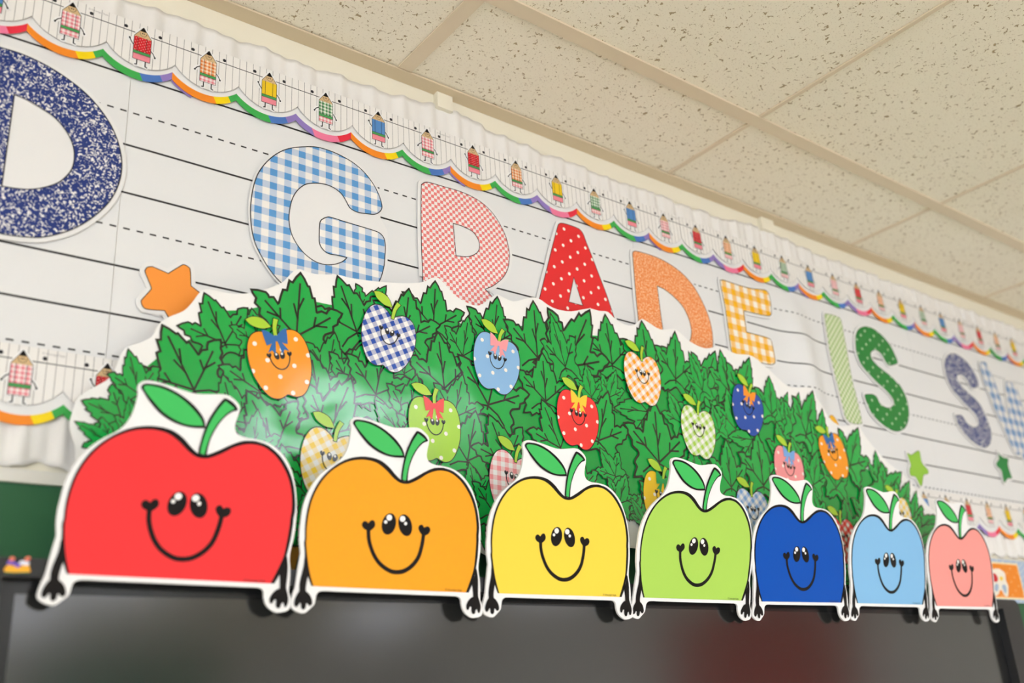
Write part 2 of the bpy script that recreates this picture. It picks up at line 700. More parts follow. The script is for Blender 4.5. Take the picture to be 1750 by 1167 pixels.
def rainbow_strip(x0, kinds, zbase, y, label, per=0.0900, tail=True, skip_to=None):
    kk = (1.13 + y) / 1.123
    root = thing('rainbow_border_strip', (x0 * kk, y, 1.65 + (zbase - 1.65) * kk), label, 'border', 'scalloped rainbow border strips')
    root.scale = (kk, 1, kk)
    org = (x0, y, zbase)
    # white sheet
    edge = []
    zp, zl, th = zbase + 0.0280, zbase + 0.0100, 0.0110
    for i in range(len(kinds)):
        s = scallop(x0 + per * i, x0 + per * (i + 1), zp, zl)
        edge += s if i == 0 else s[1:]
    xe = x0 + per * len(kinds)
    loop = edge + [(xe, zbase + 0.060), (x0, zbase + 0.060)]
    MB().solid([loop], y, 0.0006).build('white_sheet', LCARD, root, org)
    for i, kd in enumerate(kinds):
        xa = x0 + per * i
        for c, t0, t1 in SEQ[kd]:
            up = scallop(xa, xa + per, zp, zl, 40)
            lo = scallop(xa, xa + per, zp - th, zl - th, 40)
            k0, k1 = int(round((t0 + 1) * 20)), int(round((t1 + 1) * 20))
            sh0 = 0 if k0 == 0 else -2
            sh1 = 0 if k1 == 40 else -2
            loop = lo[k0:k1 + 1] + up[k0 + sh0:k1 + sh1 + 1][::-1]
            MB().solid([loop], y - 0.0001, 0.0006).build('colour_band', RB[c], root, org)
    if tail:
        xa = xe
        up = scallop(xa, xa + per, zp - 0.002, zl - 0.002, 40)[:14]
        lo = scallop(xa, xa + per, zp - th - 0.0032, zl - th - 0.0032, 40)[:14]
        MB().solid([lo + up[::-1]], y + 0.0008, 0.0005).build('colour_band', RB['P'], root, org)
    return root


ZR = 2.4667
names = ['above the left half of the navy letter D', 'between the navy D and the gingham G', 'above the letters R and A',
         'above the orange D and yellow E', 'above the letters I and S', 'above the navy S and blue W',
         'at the far right end of the top edge']
for k in range(7):
    rainbow_strip(-0.0905 + 0.4500 * k, [0, 1, 2, 0, 1], ZR, -0.0082 - 0.0003 * (k % 2),
                  'rainbow-edged scalloped border strip ' + names[k])
rainbow_strip(-0.0035, [2, 0, 0, 1, 2][:4], 1.9865, -0.0105, 'rainbow-edged scalloped border strip at the lower left', tail=False)
rainbow_strip(1.885, [1, 2, 0, 1, 2, 0, 1, 2, 0], 1.9865, -0.0105,
              'rainbow-edged scalloped border strip at the lower right beside the pink apple', tail=False)

# pencil characters printed on the white strip: meshes made once, shared by every copy
WOOD = flatmat('pencil_wood', (216, 182, 134))
PGREEN = flatmat('pencil_band_green', (76, 160, 88))
PPINK = flatmat('pencil_eraser_pink', (240, 140, 152))
BAR = {'pink': gingham('pencil_pink_gingham', (232, 128, 138), 0.0058, white=(248, 232, 228)),
       'red': dots('pencil_red_dots', (214, 22, 38), 0.0036, 0.00045, 0.6),
       'orange': gingham('pencil_orange_gingham', (228, 122, 34), 0.0056, white=(250, 226, 196)),
       'yellow': flatmat('pencil_yellow', (240, 200, 30)),
       'green': gingham('pencil_green_gingham', (60, 136, 74), 0.0056, white=(232, 238, 222)),
       'blue': flatmat('pencil_blue', (86, 140, 200))}
ORDER = ['red', 'orange', 'yellow', 'green', 'blue', 'pink']
PM = {}


def pencil_meshes():
    W2, zt, zb = 0.0113, 0.0, -0.0365           # half width, top and foot of the barrel; local origin at cone base centre
    tip = 0.0158
    cone = [(-W2, zt), (W2, zt), (0.0, tip)]
    zg0, zg1 = zb * 0.63, zb * 0.745
    up_arm = {False: [(-W2, -0.013), (-0.0155, -0.016), (-0.0185, -0.0205)], True: [(-W2, -0.015), (-0.0145, -0.011), (-0.0168, -0.006)]}
    rarm = [(W2, -0.017), (0.0145, -0.020), (0.0172, -0.0255)]
    legs = [[(-0.0055, zb), (-0.0055, zb - 0.0075), (-0.0085, zb - 0.0082)], [(0.0055, zb), (0.0055, zb - 0.0075), (0.0085, zb - 0.0085)]]
    for up in (False, True):
        m = MB()
        body = grow([(-W2, zb), (W2, zb), (W2, zt), (0.0015, tip), (-0.0015, tip), (-W2, zt)], 0.0017)
        m.solid([body], -0.0007, 0.0007)
        for pl in [up_arm[up], rarm] + legs:
            d = [(p[0], p[1]) for p in pl]
            a, b = d[-2], d[-1]
            d[-1] = (b[0] + (b[0] - a[0]) * 0.4, b[1] + (b[1] - a[1]) * 0.4)
            m.ribbon(d, 0.0056, -0.0006, closed=False)
        PM['sticker', up] = m
        a = MB().ribbon(up_arm[up], 0.0013, -0.0011, closed=False)
        e = up_arm[up][-1]
        a.flat([ellipse(e[0], e[1], 0.0013, 0.0016, n=8)], -0.0011)
        PM['arm_l', up] = a
    a = MB().ribbon(rarm, 0.0013, -0.0011, closed=False)
    a.flat([ellipse(rarm[-1][0], rarm[-1][1], 0.0013, 0.0016, n=8)], -0.0011)
    PM['arm_r'] = a
    for i in (0, 1):
        PM['leg', i] = MB().ribbon(legs[i], 0.0014, -0.0011, closed=False)
    PM['barrel'] = MB().flat([rect(-W2, zg0, W2, zt)], -0.0010)
    PM['band'] = MB().flat([rect(-W2, zg1, W2, zg0)], -0.0010)
    PM['eraser'] = MB().flat([rect(-W2, zb, W2, zg1)], -0.0010)
    wv = [(-W2 + 2 * W2 * k / 14, zt - (0.0009 if k % 2 else 0.0)) for k in range(15)]
    PM['wood'] = MB().flat([wv + [(0.0045, tip * 0.62), (-0.0045, tip * 0.62)]], -0.0011)
    PM['lead'] = MB().flat([smooth([(-0.0046, tip * 0.61, 1), (0, tip * 0.58), (0.0046, tip * 0.61, 1), (0.0008, tip), (-0.0008, tip)], 3)], -0.0011)
    o = MB()
    o.ribbon([(-W2, zb), (W2, zb), (W2, zt), (0, tip), (-W2, zt)], 0.0006, -0.0013)
    for fx in (-0.54, 0.46):
        o.ribbon([(fx * W2, zt), (fx * W2, zg0)], 0.0006, -0.0013, closed=False)
    for zz in (zg0, zg1):
        o.ribbon([(-W2, zz), (W2, zz)], 0.0006, -0.0013, closed=False)
    PM['line'] = o
    fc = MB()
    fc.ribbon([(0.0043 * math.cos(t), 0.0060 + 0.0043 * math.sin(t)) for t in [math.pi * (1 + k / 10) for k in range(11)]], 0.0005, -0.0013, closed=False)
    for s in (-1, 1):
        fc.flat([ellipse(s * 0.0011, 0.0062, 0.0008, 0.0010, n=8)], -0.0013)
        fc.flat([ellipse(s * 0.0043, 0.0062, 0.0007, 0.0006, n=6)], -0.0013)
    PM['face'] = fc


pencil_meshes()
PD = {}


def pencil_part(key, name, mat, parent):
    k2 = (key, mat.name)
    if k2 not in PD:
        o = PM[key].build(name, mat, parent)
        PD[k2] = o
        return o
    o = PD[k2].copy()
    COL.objects.link(o)
    o.parent = parent
    return o


def pencil(parent, x, z, colour, up, detail=True):
    s = pencil_part(('sticker', up), 'pencil', WHITE, parent)
    s.location = (x, 0, z)
    pencil_part('barrel', 'barrel', BAR[colour], s)
    pencil_part('wood', 'wooden_tip', WOOD, s)
    pencil_part('lead', 'lead', BLACK, s)
    pencil_part('band', 'band', PGREEN, s)
    pencil_part('eraser', 'eraser', BAR['pink'] if colour in ('pink', 'orange', 'green') else PPINK, s)
    pencil_part('line', 'ink_line', INK, s)
    pencil_part(('arm_l', up), 'arm', BLACK, s)
    pencil_part('arm_r', 'arm', BLACK, s)
    pencil_part(('leg', 0), 'leg', BLACK, s)
    pencil_part(('leg', 1), 'leg', BLACK, s)
    if detail:
        pencil_part('face', 'face', INK, s)
    return s


SHEET = {}


def fine_print_mesh():
    cu = bpy.data.curves.new('fine_print_text', 'FONT')
    cu.body = '\u00a9 Schoolgirl Style'
    cu.size = 0.0034
    cu.align_x = 'RIGHT'
    tmp = bpy.data.objects.new('fine_print_text', cu)
    COL.objects.link(tmp)
    dg = bpy.context.evaluated_depsgraph_get()
    tm = bpy.data.meshes.new_from_object(tmp.evaluated_get(dg))
    tm.name = 'fine_print'
    tm.materials.clear()
    bpy.data.objects.remove(tmp)
    bpy.data.curves.remove(cu)
    return tm


PRINT_DARK = fine_print_mesh()
PRINT_DARK.materials.append(INK)
PRINT_GREY = PRINT_DARK.copy()
PRINT_GREY.materials[0] = flatmat('print_grey', (150, 146, 142))


def fine_print(parent, me, x, y, z):
    o = bpy.data.objects.new('fine_print', me)
    COL.objects.link(o)
    o.parent = parent
    o.location = (x, y, z)
    o.rotation_euler = (math.radians(90), 0, 0)


def pencil_strip(x0, n, zbase, y, label, first=0, per=PER, cut0=0):
    kk = (1.13 + y) / 1.123
    root = thing('pencil_border_strip', (x0 * kk, y, 1.65 + (zbase - 1.65) * kk), label, 'border', 'scalloped pencil border strips')
    root.scale = (kk, 1, kk)
    if n not in SHEET:
        edge = []
        for i in range(n):
            s = scallop(per * i, per * (i + 1), 0.0, -0.0225)
            edge += s if i == 0 else s[1:]
        loop = edge + [(per * n, 0.046), (0, 0.046)]
        m = MB().solid([loop], 0, 0.0006)
        SHEET[n] = m.build('paper_sheet', BORDER, root)
        e = MB().ribbon(edge, 0.0004, -0.0001, closed=False)
        SHEET[n, 'e'] = e.build('edge_line', flatmat('edge_grey', (150, 146, 142)), root)
    else:
        for q in (n, (n, 'e')):
            c = SHEET[q].copy()
            COL.objects.link(c)
            c.parent = root
    for i in range(cut0, n):
        pencil(root, per * (i + 0.5), 0.0240, ORDER[(first + i) % 6], (first + i) % 2 == 0, x0 < 2.2)
    fine_print(root, PRINT_GREY, per * n - 0.001, -0.0002, 0.0395)
    return root


plabels = ['above the navy letter D', 'above the blue gingham G', 'above the red A and orange D', 'above the yellow E and green I',
           'above the green S and navy S', 'at the far right of the top edge']
for k in range(6):
    pencil_strip(0.2727 - 6 * PER + k * 6 * PER, 6, 2.5078, -0.0101 - 0.0004 * (k % 2),
                 'white scalloped border strip of smiling pencils ' + plabels[k], cut0=3 if k == 0 else 0)
pencil_strip(0.2645 - PER * 2, 2, 2.0300, -0.0123, 'short lower-left border strip with the pink gingham pencil', first=4)
pencil_strip(0.2645, 3, 2.0300, -0.0126, 'lower-left border strip with a red pencil tucked behind the bush', first=0)
pencil_strip(1.985, 9, 2.0300, -0.0126, 'lower-right border strip of pencils beside the pink apple', first=4)

# ------------------------------------------------------------------ big letters
YL = -0.0078
PAT = {
    'navy': notebook('navy_notebook_print'),
    'blueg': gingham('blue_gingham_print', (92, 154, 210), 0.0213, white=(243, 238, 231), mid=0.45),
    'pinkc': checker('pink_check_print', (236, 128, 124), 0.0112, rot=0.0),
    'reddot': dots('red_dot_print', (232, 40, 44), 0.0235, 0.0030, rot=0.62),
    'orangeg': glitter('orange_glitter_print', (240, 136, 62), (254, 206, 164)),
    'yellowg': gingham('yellow_gingham_print', (250, 182, 2), 0.0255, white=(248, 240, 226), mid=0.72),
    'limeg': gingham('lime_gingham_print', (140, 182, 78), 0.0098, rot=0.785, white=(238, 238, 216), mid=0.5),
    'greendot': dots('green_dot_print', (16, 128, 50), 0.0240, 0.0030, rot=0.62, dot=(196, 222, 188), rough=0.3),
    'blueg2': gingham('steel_blue_gingham_print', (92, 140, 192), 0.030, white=(236, 232, 226), mid=0.5),
}


def letter(name, face, holes, card, pat, label, ink=0.0014, y=YL, cat='letter'):
    face_w = ccw(smooth(onto(face, y - 0.0012), 5))
    holes_w = [ccw(smooth(onto(h, y - 0.0012), 5)) for h in holes]
    card_w = grow(face_w, 0.0060) if card is None else ccw(smooth(onto(card, y), 4))
    zmin = min(p[1] for p in face_w)
    xm = sum(p[0] for p in face_w) / len(face_w)
    root = thing(name, (xm, y, zmin), label, cat, 'big cut-out letters' if cat == 'letter' else None)
    org = (xm, y, zmin)
    MB().solid([card_w], y, 0.0012).build('white_card', LCARD, root, org)
    MB().flat([face_w] + holes_w, y - 0.0003).build('printed_face', PAT[pat] if isinstance(pat, str) else pat, root, org)
    ol = MB()
    for l in [face_w] + holes_w:
        ol.ribbon(l, ink, y - 0.0005)
    ol.build('outline', INK, root, org)
    return root


k = 6.239
D1 = [(-95, 66, 1), (-40, 68), (0, 80)] + crop([(200, 185), (400, 270), (600, 380), (800, 520), (950, 650), (1080, 800), (1180, 950), (1240, 1080)], 0, 60, k) + \
    crop([(1270, 110), (1295, 230), (1300, 350), (1285, 460), (1240, 590), (1160, 720), (1040, 840), (900, 940), (750, 1015), (600, 1062), (450, 1090), (300, 1090), (150, 1075), (0, 1050)], 0, 230, k) + [(-60, 386), (-125, 374, 1)]
D1h = [(24.8, 161, 1), (48, 170.6), (72, 185), (93, 199.5), (109, 217), (118.6, 232), (125, 248), (127.4, 265), (125, 283), (117, 297),
       (99.4, 311.7), (72, 320.6), (48, 323), (24, 321), (3.2, 317.4, 1)]
letter('letter_d', D1, [D1h], None, 'navy', 'large navy speckled notebook-print letter D at the left edge')

G = crop([(740, 128), (880, 130), (1010, 165), (1150, 225), (1290, 310), (1400, 410), (1490, 530), (1550, 650), (1580, 760), (1560, 815),
          (1500, 847), (1400, 838), (1320, 825), (1240, 780), (1195, 700), (1140, 620), (1050, 555), (950, 522), (850, 515), (760, 530), (680, 590), (625, 680),
          (595, 800), (588, 900), (600, 1000), (630, 1090)], 400, 230, k) + \
    crop([(690, 380), (770, 470), (870, 540), (970, 572), (1070, 570), (1150, 545), (1190, 515), (1205, 498, 1), (1100, 472), (1010, 455),
          (950, 410), (915, 345), (912, 250), (915, 160), (930, 100), (1000, 65), (1060, 76), (1200, 120), (1350, 165), (1500, 212), (1560, 240),
          (1600, 290), (1615, 370), (1610, 500), (1595, 620), (1545, 760), (1440, 850), (1300, 905), (1050, 930), (800, 910), (640, 860),
          (510, 770), (400, 650), (310, 510), (230, 350), (190, 180)], 400, 360, k) + \
    crop([(178, 820), (185, 700), (210, 550), (260, 410), (340, 300), (430, 220), (530, 165), (630, 138)], 400, 230, k)
Gc = crop([(740, 112), (880, 113), (1015, 148), (1160, 208), (1305, 295), (1415, 398), (1505, 520), (1568, 645), (1598, 765), (1585, 820), (1560, 880),
           (1600, 960), (1635, 1030), (1640, 1165)], 400, 230, k) + \
    crop([(1640, 470), (1625, 620), (1575, 780), (1440, 880), (1050, 950), (640, 890), (490, 790), (370, 650), (285, 515), (205, 360), (165, 180)], 400, 360, k) + \
    crop([(152, 820), (158, 700), (185, 545), (235, 400), (320, 288), (415, 205), (520, 148), (630, 121)], 400, 230, k)
letter('letter_g', G, [], Gc, 'blueg', 'blue and white gingham letter G', 0.0014)

Rr = crop([(190, 190), (200, 150), (240, 130), (300, 140), (420, 175), (560, 215), (680, 260), (800, 325), (900, 405), (980, 500), (1040, 600), (1090, 710),
           (1120, 830), (1130, 930)], 690, 290, k) + \
    crop([(1110, 560), (1060, 650), (1000, 705), (940, 745), (870, 772, 1), (950, 860), (1080, 1030, 1), (860, 1080), (650, 1060, 1), (215, 1000, 1), (208, 700), (195, 400), (190, 200)], 690, 370, k) + \
    crop([(187, 500)], 690, 290, k)
Rh = crop([(530, 570, 1), (640, 605), (740, 660), (790, 730), (810, 800), (800, 860), (760, 900), (680, 925), (560, 915, 1)], 690, 290, k)
letter('letter_r', Rr, [Rh], None, 'pinkc', 'letter R in tiny pink and white checks', 0.0012)

A = crop([(395, 170), (410, 140), (440, 130), (520, 150), (600, 180), (640, 205), (670, 250), (700, 330), (760, 480), (840, 690), (920, 900), (990, 1110),
          (1030, 1240, 1), (800, 1220), (170, 1080, 1), (200, 940), (270, 660), (340, 380)], 890, 360, k)
Ah = crop([(568, 710, 1), (515, 970, 1), (665, 1010, 1)], 890, 360, k)
letter('letter_a', A, [Ah], None, 'reddot', 'red letter A with white polka dots', 0.0012)

D2 = crop([(135, 150), (150, 120), (180, 118), (300, 150), (430, 200), (560, 275), (680, 370), (790, 500), (880, 660), (950, 830), (985, 990), (990, 1140),
           (960, 1250), (860, 1310), (220, 1180, 1), (210, 1000), (195, 840), (170, 600), (150, 350)], 1060, 410, k)
D2h = crop([(398, 490, 1), (480, 530), (580, 610), (670, 710), (730, 830), (760, 950), (755, 1040), (735, 1090), (690, 1140), (600, 1150), (480, 1120, 1),
            (460, 970), (430, 750)], 1060, 410, k)
letter('letter_d', D2, [D2h], None, 'orangeg', 'orange glitter-print letter D', 0.0011)

Ee = crop([(1068, 450), (1080, 430), (1110, 428), (1250, 475), (1400, 515), (1530, 530), (1580, 560), (1605, 650), (1615, 770), (1605, 800), (1570, 808),
           (1450, 785), (1320, 755, 1), (1335, 870), (1350, 980, 1)], 1060, 410, k) + \
    crop([(1450, 570), (1560, 600), (1610, 630), (1630, 700), (1655, 840), (1645, 880), (1600, 890), (1480, 865), (1400, 840, 1), (1410, 920, 1), (1220, 900, 1),
          (1185, 740), (1160, 560), (1120, 280)], 1060, 480, k)
letter('letter_e', Ee, [], None, 'yellowg', 'yellow and white gingham letter E', 0.0014)

k = 8.333
Ii = crop([(165, 80), (200, 50), (350, 90), (400, 150), (430, 300), (480, 560), (530, 850)], 1390, 530, k) + \
    crop([(580, 350), (600, 400), (650, 620), (690, 800), (685, 865), (560, 860), (470, 790), (430, 650), (370, 400), (310, 160)], 1390, 620, k) + \
    crop([(240, 600), (200, 330)], 1390, 530, k)
letter('letter_i', Ii, [], None, 'limeg', 'pale lime small-check letter I', 0.0008)
S1 = crop([(610, 350), (650, 270), (720, 235), (800, 240), (900, 290), (1000, 380), (1090, 490), (1150, 600), (1200, 720), (1190, 760), (1090, 785), (1040, 740),
           (990, 650), (940, 590), (880, 565), (830, 590), (820, 640), (850, 710), (920, 790), (1020, 870), (1120, 950), (1200, 1040)], 1390, 530, k) + \
    crop([(1230, 310), (1300, 430), (1345, 560), (1365, 700), (1355, 820), (1310, 920), (1230, 970), (1140, 965), (1040, 910), (930, 820), (840, 720), (780, 600),
          (735, 470), (770, 445), (860, 450), (910, 490), (950, 570), (1020, 625), (1090, 640), (1145, 600), (1150, 540), (1110, 470), (1030, 380), (930, 290), (830, 190)], 1390, 620, k) + \
    crop([(740, 840), (670, 740), (620, 600), (605, 470)], 1390, 530, k)
letter('letter_s', S1, [], None, 'greendot', 'dark green letter S with pale polka dots', 0.0009)
k = 10.906
S2 = crop([(270, 480), (290, 360), (340, 290), (420, 260), (520, 290), (640, 380), (740, 490), (820, 620), (880, 740), (900, 860), (870, 890), (780, 900), (730, 830),
           (680, 740), (620, 670), (550, 650), (500, 680), (500, 740), (540, 820), (640, 930), (760, 1040)], 1590, 580, k) + \
    crop([(800, 90), (920, 220), (1010, 380), (1080, 560), (1130, 720), (1140, 870), (1110, 970), (1030, 1030), (930, 1000), (800, 920), (680, 810), (590, 700), (520, 580),
          (470, 440), (490, 430), (580, 430), (640, 500), (700, 590), (780, 640), (850, 650), (900, 600), (890, 500), (840, 400), (740, 300), (620, 180), (530, 70)], 1590, 670, k) + \
    crop([(440, 960), (370, 840), (310, 700)], 1590, 580, k)
letter('letter_s', S2, [], None, 'navy', 'navy speckled letter S near the right edge', 0.0009)
Ww = [(1675, 622), (1684, 619), (1692, 633), (1698, 646), (1704, 663), (1712, 686), (1718, 698), (1725, 712, 1), (1722, 690), (1719, 656), (1722, 651), (1728, 653), (1735, 658),
      (1741, 672), (1746, 689), (1751, 706), (1757, 727, 1), (1762, 700), (1768, 688), (1776, 693), (1781, 720), (1776, 800), (1766, 803), (1752, 786), (1745, 775), (1740, 777),
      (1732, 768), (1718, 736), (1709, 716), (1700, 697), (1690, 670), (1682, 650)]
letter('letter_w', Ww, [], None, 'blueg2', 'blue and white gingham letter W cut by the right edge', 0.0009)

k = 12.5
ST1 = crop([(360, 260), (400, 205), (480, 190), (550, 205), (850, 335, 1), (1120, 170), (1190, 150), (1270, 190), (1320, 270), (1335, 600, 1), (1540, 760), (1640, 860), (1660, 960), (1600, 1040),
            (1290, 1110, 1), (1140, 1400), (1060, 1470), (970, 1440), (920, 1380), (770, 1130, 1), (400, 1100), (300, 1030), (270, 940), (290, 890), (470, 690), (485, 650), (470, 590), (360, 320)], 220, 440, k)
letter('paper_star', ST1, [], None, flatmat('star_orange', (250, 152, 58)), 'orange paper star with rounded points behind the bush top left', 0.0010, YL, 'star')
ST2 = crop([(755, 372), (790, 385), (840, 352), (862, 362), (880, 450), (932, 515), (930, 548), (895, 560), (882, 640), (865, 645), (825, 572), (785, 562), (775, 512), (785, 470)], 1400, 700, 5)
letter('paper_star', ST2, [], None, flatmat('star_lime', (150, 200, 66)), 'lime green paper star right of the bush', 0.0008, YL, 'star')
ST3 = crop([(1530, 362), (1545, 385), (1580, 410), (1618, 420), (1615, 470), (1640, 555), (1650, 583), (1612, 588), (1588, 622), (1575, 600), (1560, 520), (1520, 480), (1520, 450), (1540, 420)], 1400, 700, 5)
letter('paper_star', ST3, [], None, flatmat('star_green', (34, 132, 62)), 'dark green paper star below the blue W', 0.0008, YL, 'star')
ST4 = [(1417, 712), (1422, 709), (1427, 713), (1432, 722), (1436, 735), (1420, 760), (1400, 745), (1398, 730), (1412, 725)]
letter('paper_star', ST4, [], None, flatmat('star_amber', (246, 182, 40)), 'amber paper star peeking over the bush below the letter I', 0.0006, YL, 'star')

# ------------------------------------------------------------------ bush cut-out
YB = -0.0300
BUSH = [(131.6, 790), (129, 764), (120, 736), (119, 722), (123, 706), (130, 686), (137, 676), (160, 662), (188, 645), (200, 622), (208, 604), (219, 592), (240, 585), (260, 575), (267, 561),
        (275, 550), (290, 541), (314, 531), (329, 516), (341, 500), (352, 494), (372, 497), (400, 502), (430, 500), (460, 492), (483, 482), (500, 465), (511, 459.5), (524, 464), (545, 469),
        (576, 469), (600, 475), (646, 481), (690, 484), (722, 482), (737, 475), (749, 475), (759, 484), (777, 504), (802, 519), (820, 521.5), (837.7, 510), (849, 503), (862, 509), (878, 515),
        (900, 510), (912, 508), (924, 512), (936, 520.5), (951, 528), (976, 532), (1006, 527), (1024, 531), (1039, 533), (1054, 547), (1074, 556), (1087, 553), (1096, 545), (1107, 550),
        (1129, 563), (1152, 562), (1165, 571), (1180, 584), (1202, 594.5), (1217, 594), (1228, 591), (1242, 597), (1258, 604.5), (1280, 606.5), (1295, 615), (1318, 635), (1336, 652),
        (1353, 662), (1386, 662.5), (1396, 680), (1408, 698), (1421, 718), (1439, 728), (1465, 726), (1479, 746), (1501, 773), (1522, 794), (1542, 809), (1559, 829), (1575, 849),
        (1592, 870), (1610, 880), (1616, 900), (1606, 925), (1580, 960), (1500, 985), (1455, 1003), (1400, 975), (1300, 955), (1180, 950), (1079, 936), (1000, 940), (900, 962), (850, 955),
        (827, 947), (800, 935), (700, 930), (620, 940), (560, 960), (545, 1030), (470, 1030), (455, 960), (380, 930), (300, 900), (220, 860), (160, 830)]
bush_w = ccw(smooth(onto(BUSH, YB), 3))
bx, bz = U(830, 940, YB)
ORG = (bx, YB, bz)
bush = thing('bush_cutout', ORG, 'large glossy cut-out of a green leafy bush dotted with smiling apples', 'wall decoration')
BWHITE = flatmat('bush_white_vinyl', (246, 243, 238), 0.32, 0.4, True)
BGREEN = flatmat('bush_leaf_green', (0, 168, 66), 0.17, 0.7, True)
BDARK = flatmat('bush_under_green', (0, 156, 60), 0.17, 0.7, True)
BLINE = flatmat('bush_line_black', (18, 24, 14), 0.17, 0.7, True)
TRUNKM = flatmat('bush_trunk_brown', (196, 132, 48), 0.3, 0.5, True)
MB().solid([bush_w], YB, 0.0012).build('white_sheet', BWHITE, bush, ORG)
UNDER = [(175, 740), (165, 705), (200, 672), (235, 640), (285, 600), (340, 570), (360, 535), (410, 530), (440, 525), (500, 510), (560, 520), (620, 530), (680, 530), (740, 525), (800, 560), (840, 555),
         (880, 560), (920, 550), (980, 570), (1030, 575), (1100, 590), (1160, 610), (1200, 640), (1240, 635), (1300, 670), (1340, 695), (1400, 730), (1440, 770), (1480, 800), (1530, 840), (1580, 890),
         (1590, 905), (1560, 945), (1450, 985), (1350, 955), (1200, 930), (1090, 890), (1060, 885), (1000, 900), (900, 930), (850, 900), (805, 905), (790, 915), (600, 915), (510, 930), (490, 935), (300, 880), (200, 800)]
MB().flat([smooth(onto(UNDER, YB), 3)], YB - 0.0003).build('leaf_mass', BDARK, bush, ORG)
TR = crop([(740, 330), (720, 520), (735, 720), (760, 1000), (740, 1300), (1040, 1300), (870, 980), (850, 720), (880, 580), (930, 450), (960, 330)], 420, 900, 9.977)
MB().flat([onto(TR, YB)], YB - 0.0004).ribbon(onto(TR, YB), 0.0022, YB - 0.0005, 1).build('trunk', [TRUNKM, BLINE], bush, ORG)

LEAF = [(0, 1), (.11, .82), (.155, .83), (.20, .66), (.255, .668), (.285, .50), (.30, .44), (.37, .50), (.45, .485), (.50, .56), (.70, .53), (.63, .42), (.645, .36), (.56, .29), (.56, .21), (.46, .15),
        (.43, .07), (.50, .01), (.52, -.07), (.50, -.13), (.56, -.27), (.41, -.25), (.37, -.30), (.26, -.24), (.21, -.27), (.09, -.18), (0, -.15)]
VEINS = [[(0, -.07), (0, .83)], [(0, .28), (.075, .50)], [(0, .42), (-.07, .62)], [(0, .02), (.25, .22), (.50, .43)], [(.25, .22), (.27, .38)], [(.28, .245), (.46, .27)],
         [(0, .02), (-.25, .22), (-.50, .43)], [(-.25, .22), (-.27, .38)], [(-.28, .245), (-.46, .27)], [(0, .0), (.20, -.06), (.36, -.18)], [(0, .0), (-.20, -.06), (-.36, -.18)]]


def leaf_mesh(flip):
    out = LEAF + [(-x * 0.97, z) for x, z in LEAF[-2:0:-1]]
    rr = random.Random(3 + flip)
    out = [(x * (-1 if flip else 1) + rr.uniform(-.012, .012), z + rr.uniform(-.012, .012)) for x, z in out]
    out = smooth(out, 2)
    m = MB().flat([out], 0)
    m.ribbon(ccw(out), 0.034, -0.000013, 1)
    for v_ in VEINS:
        m.ribbon([(x * (-1 if flip else 1), z) for x, z in v_], 0.030, -0.000013, 1, closed=False)
    return m


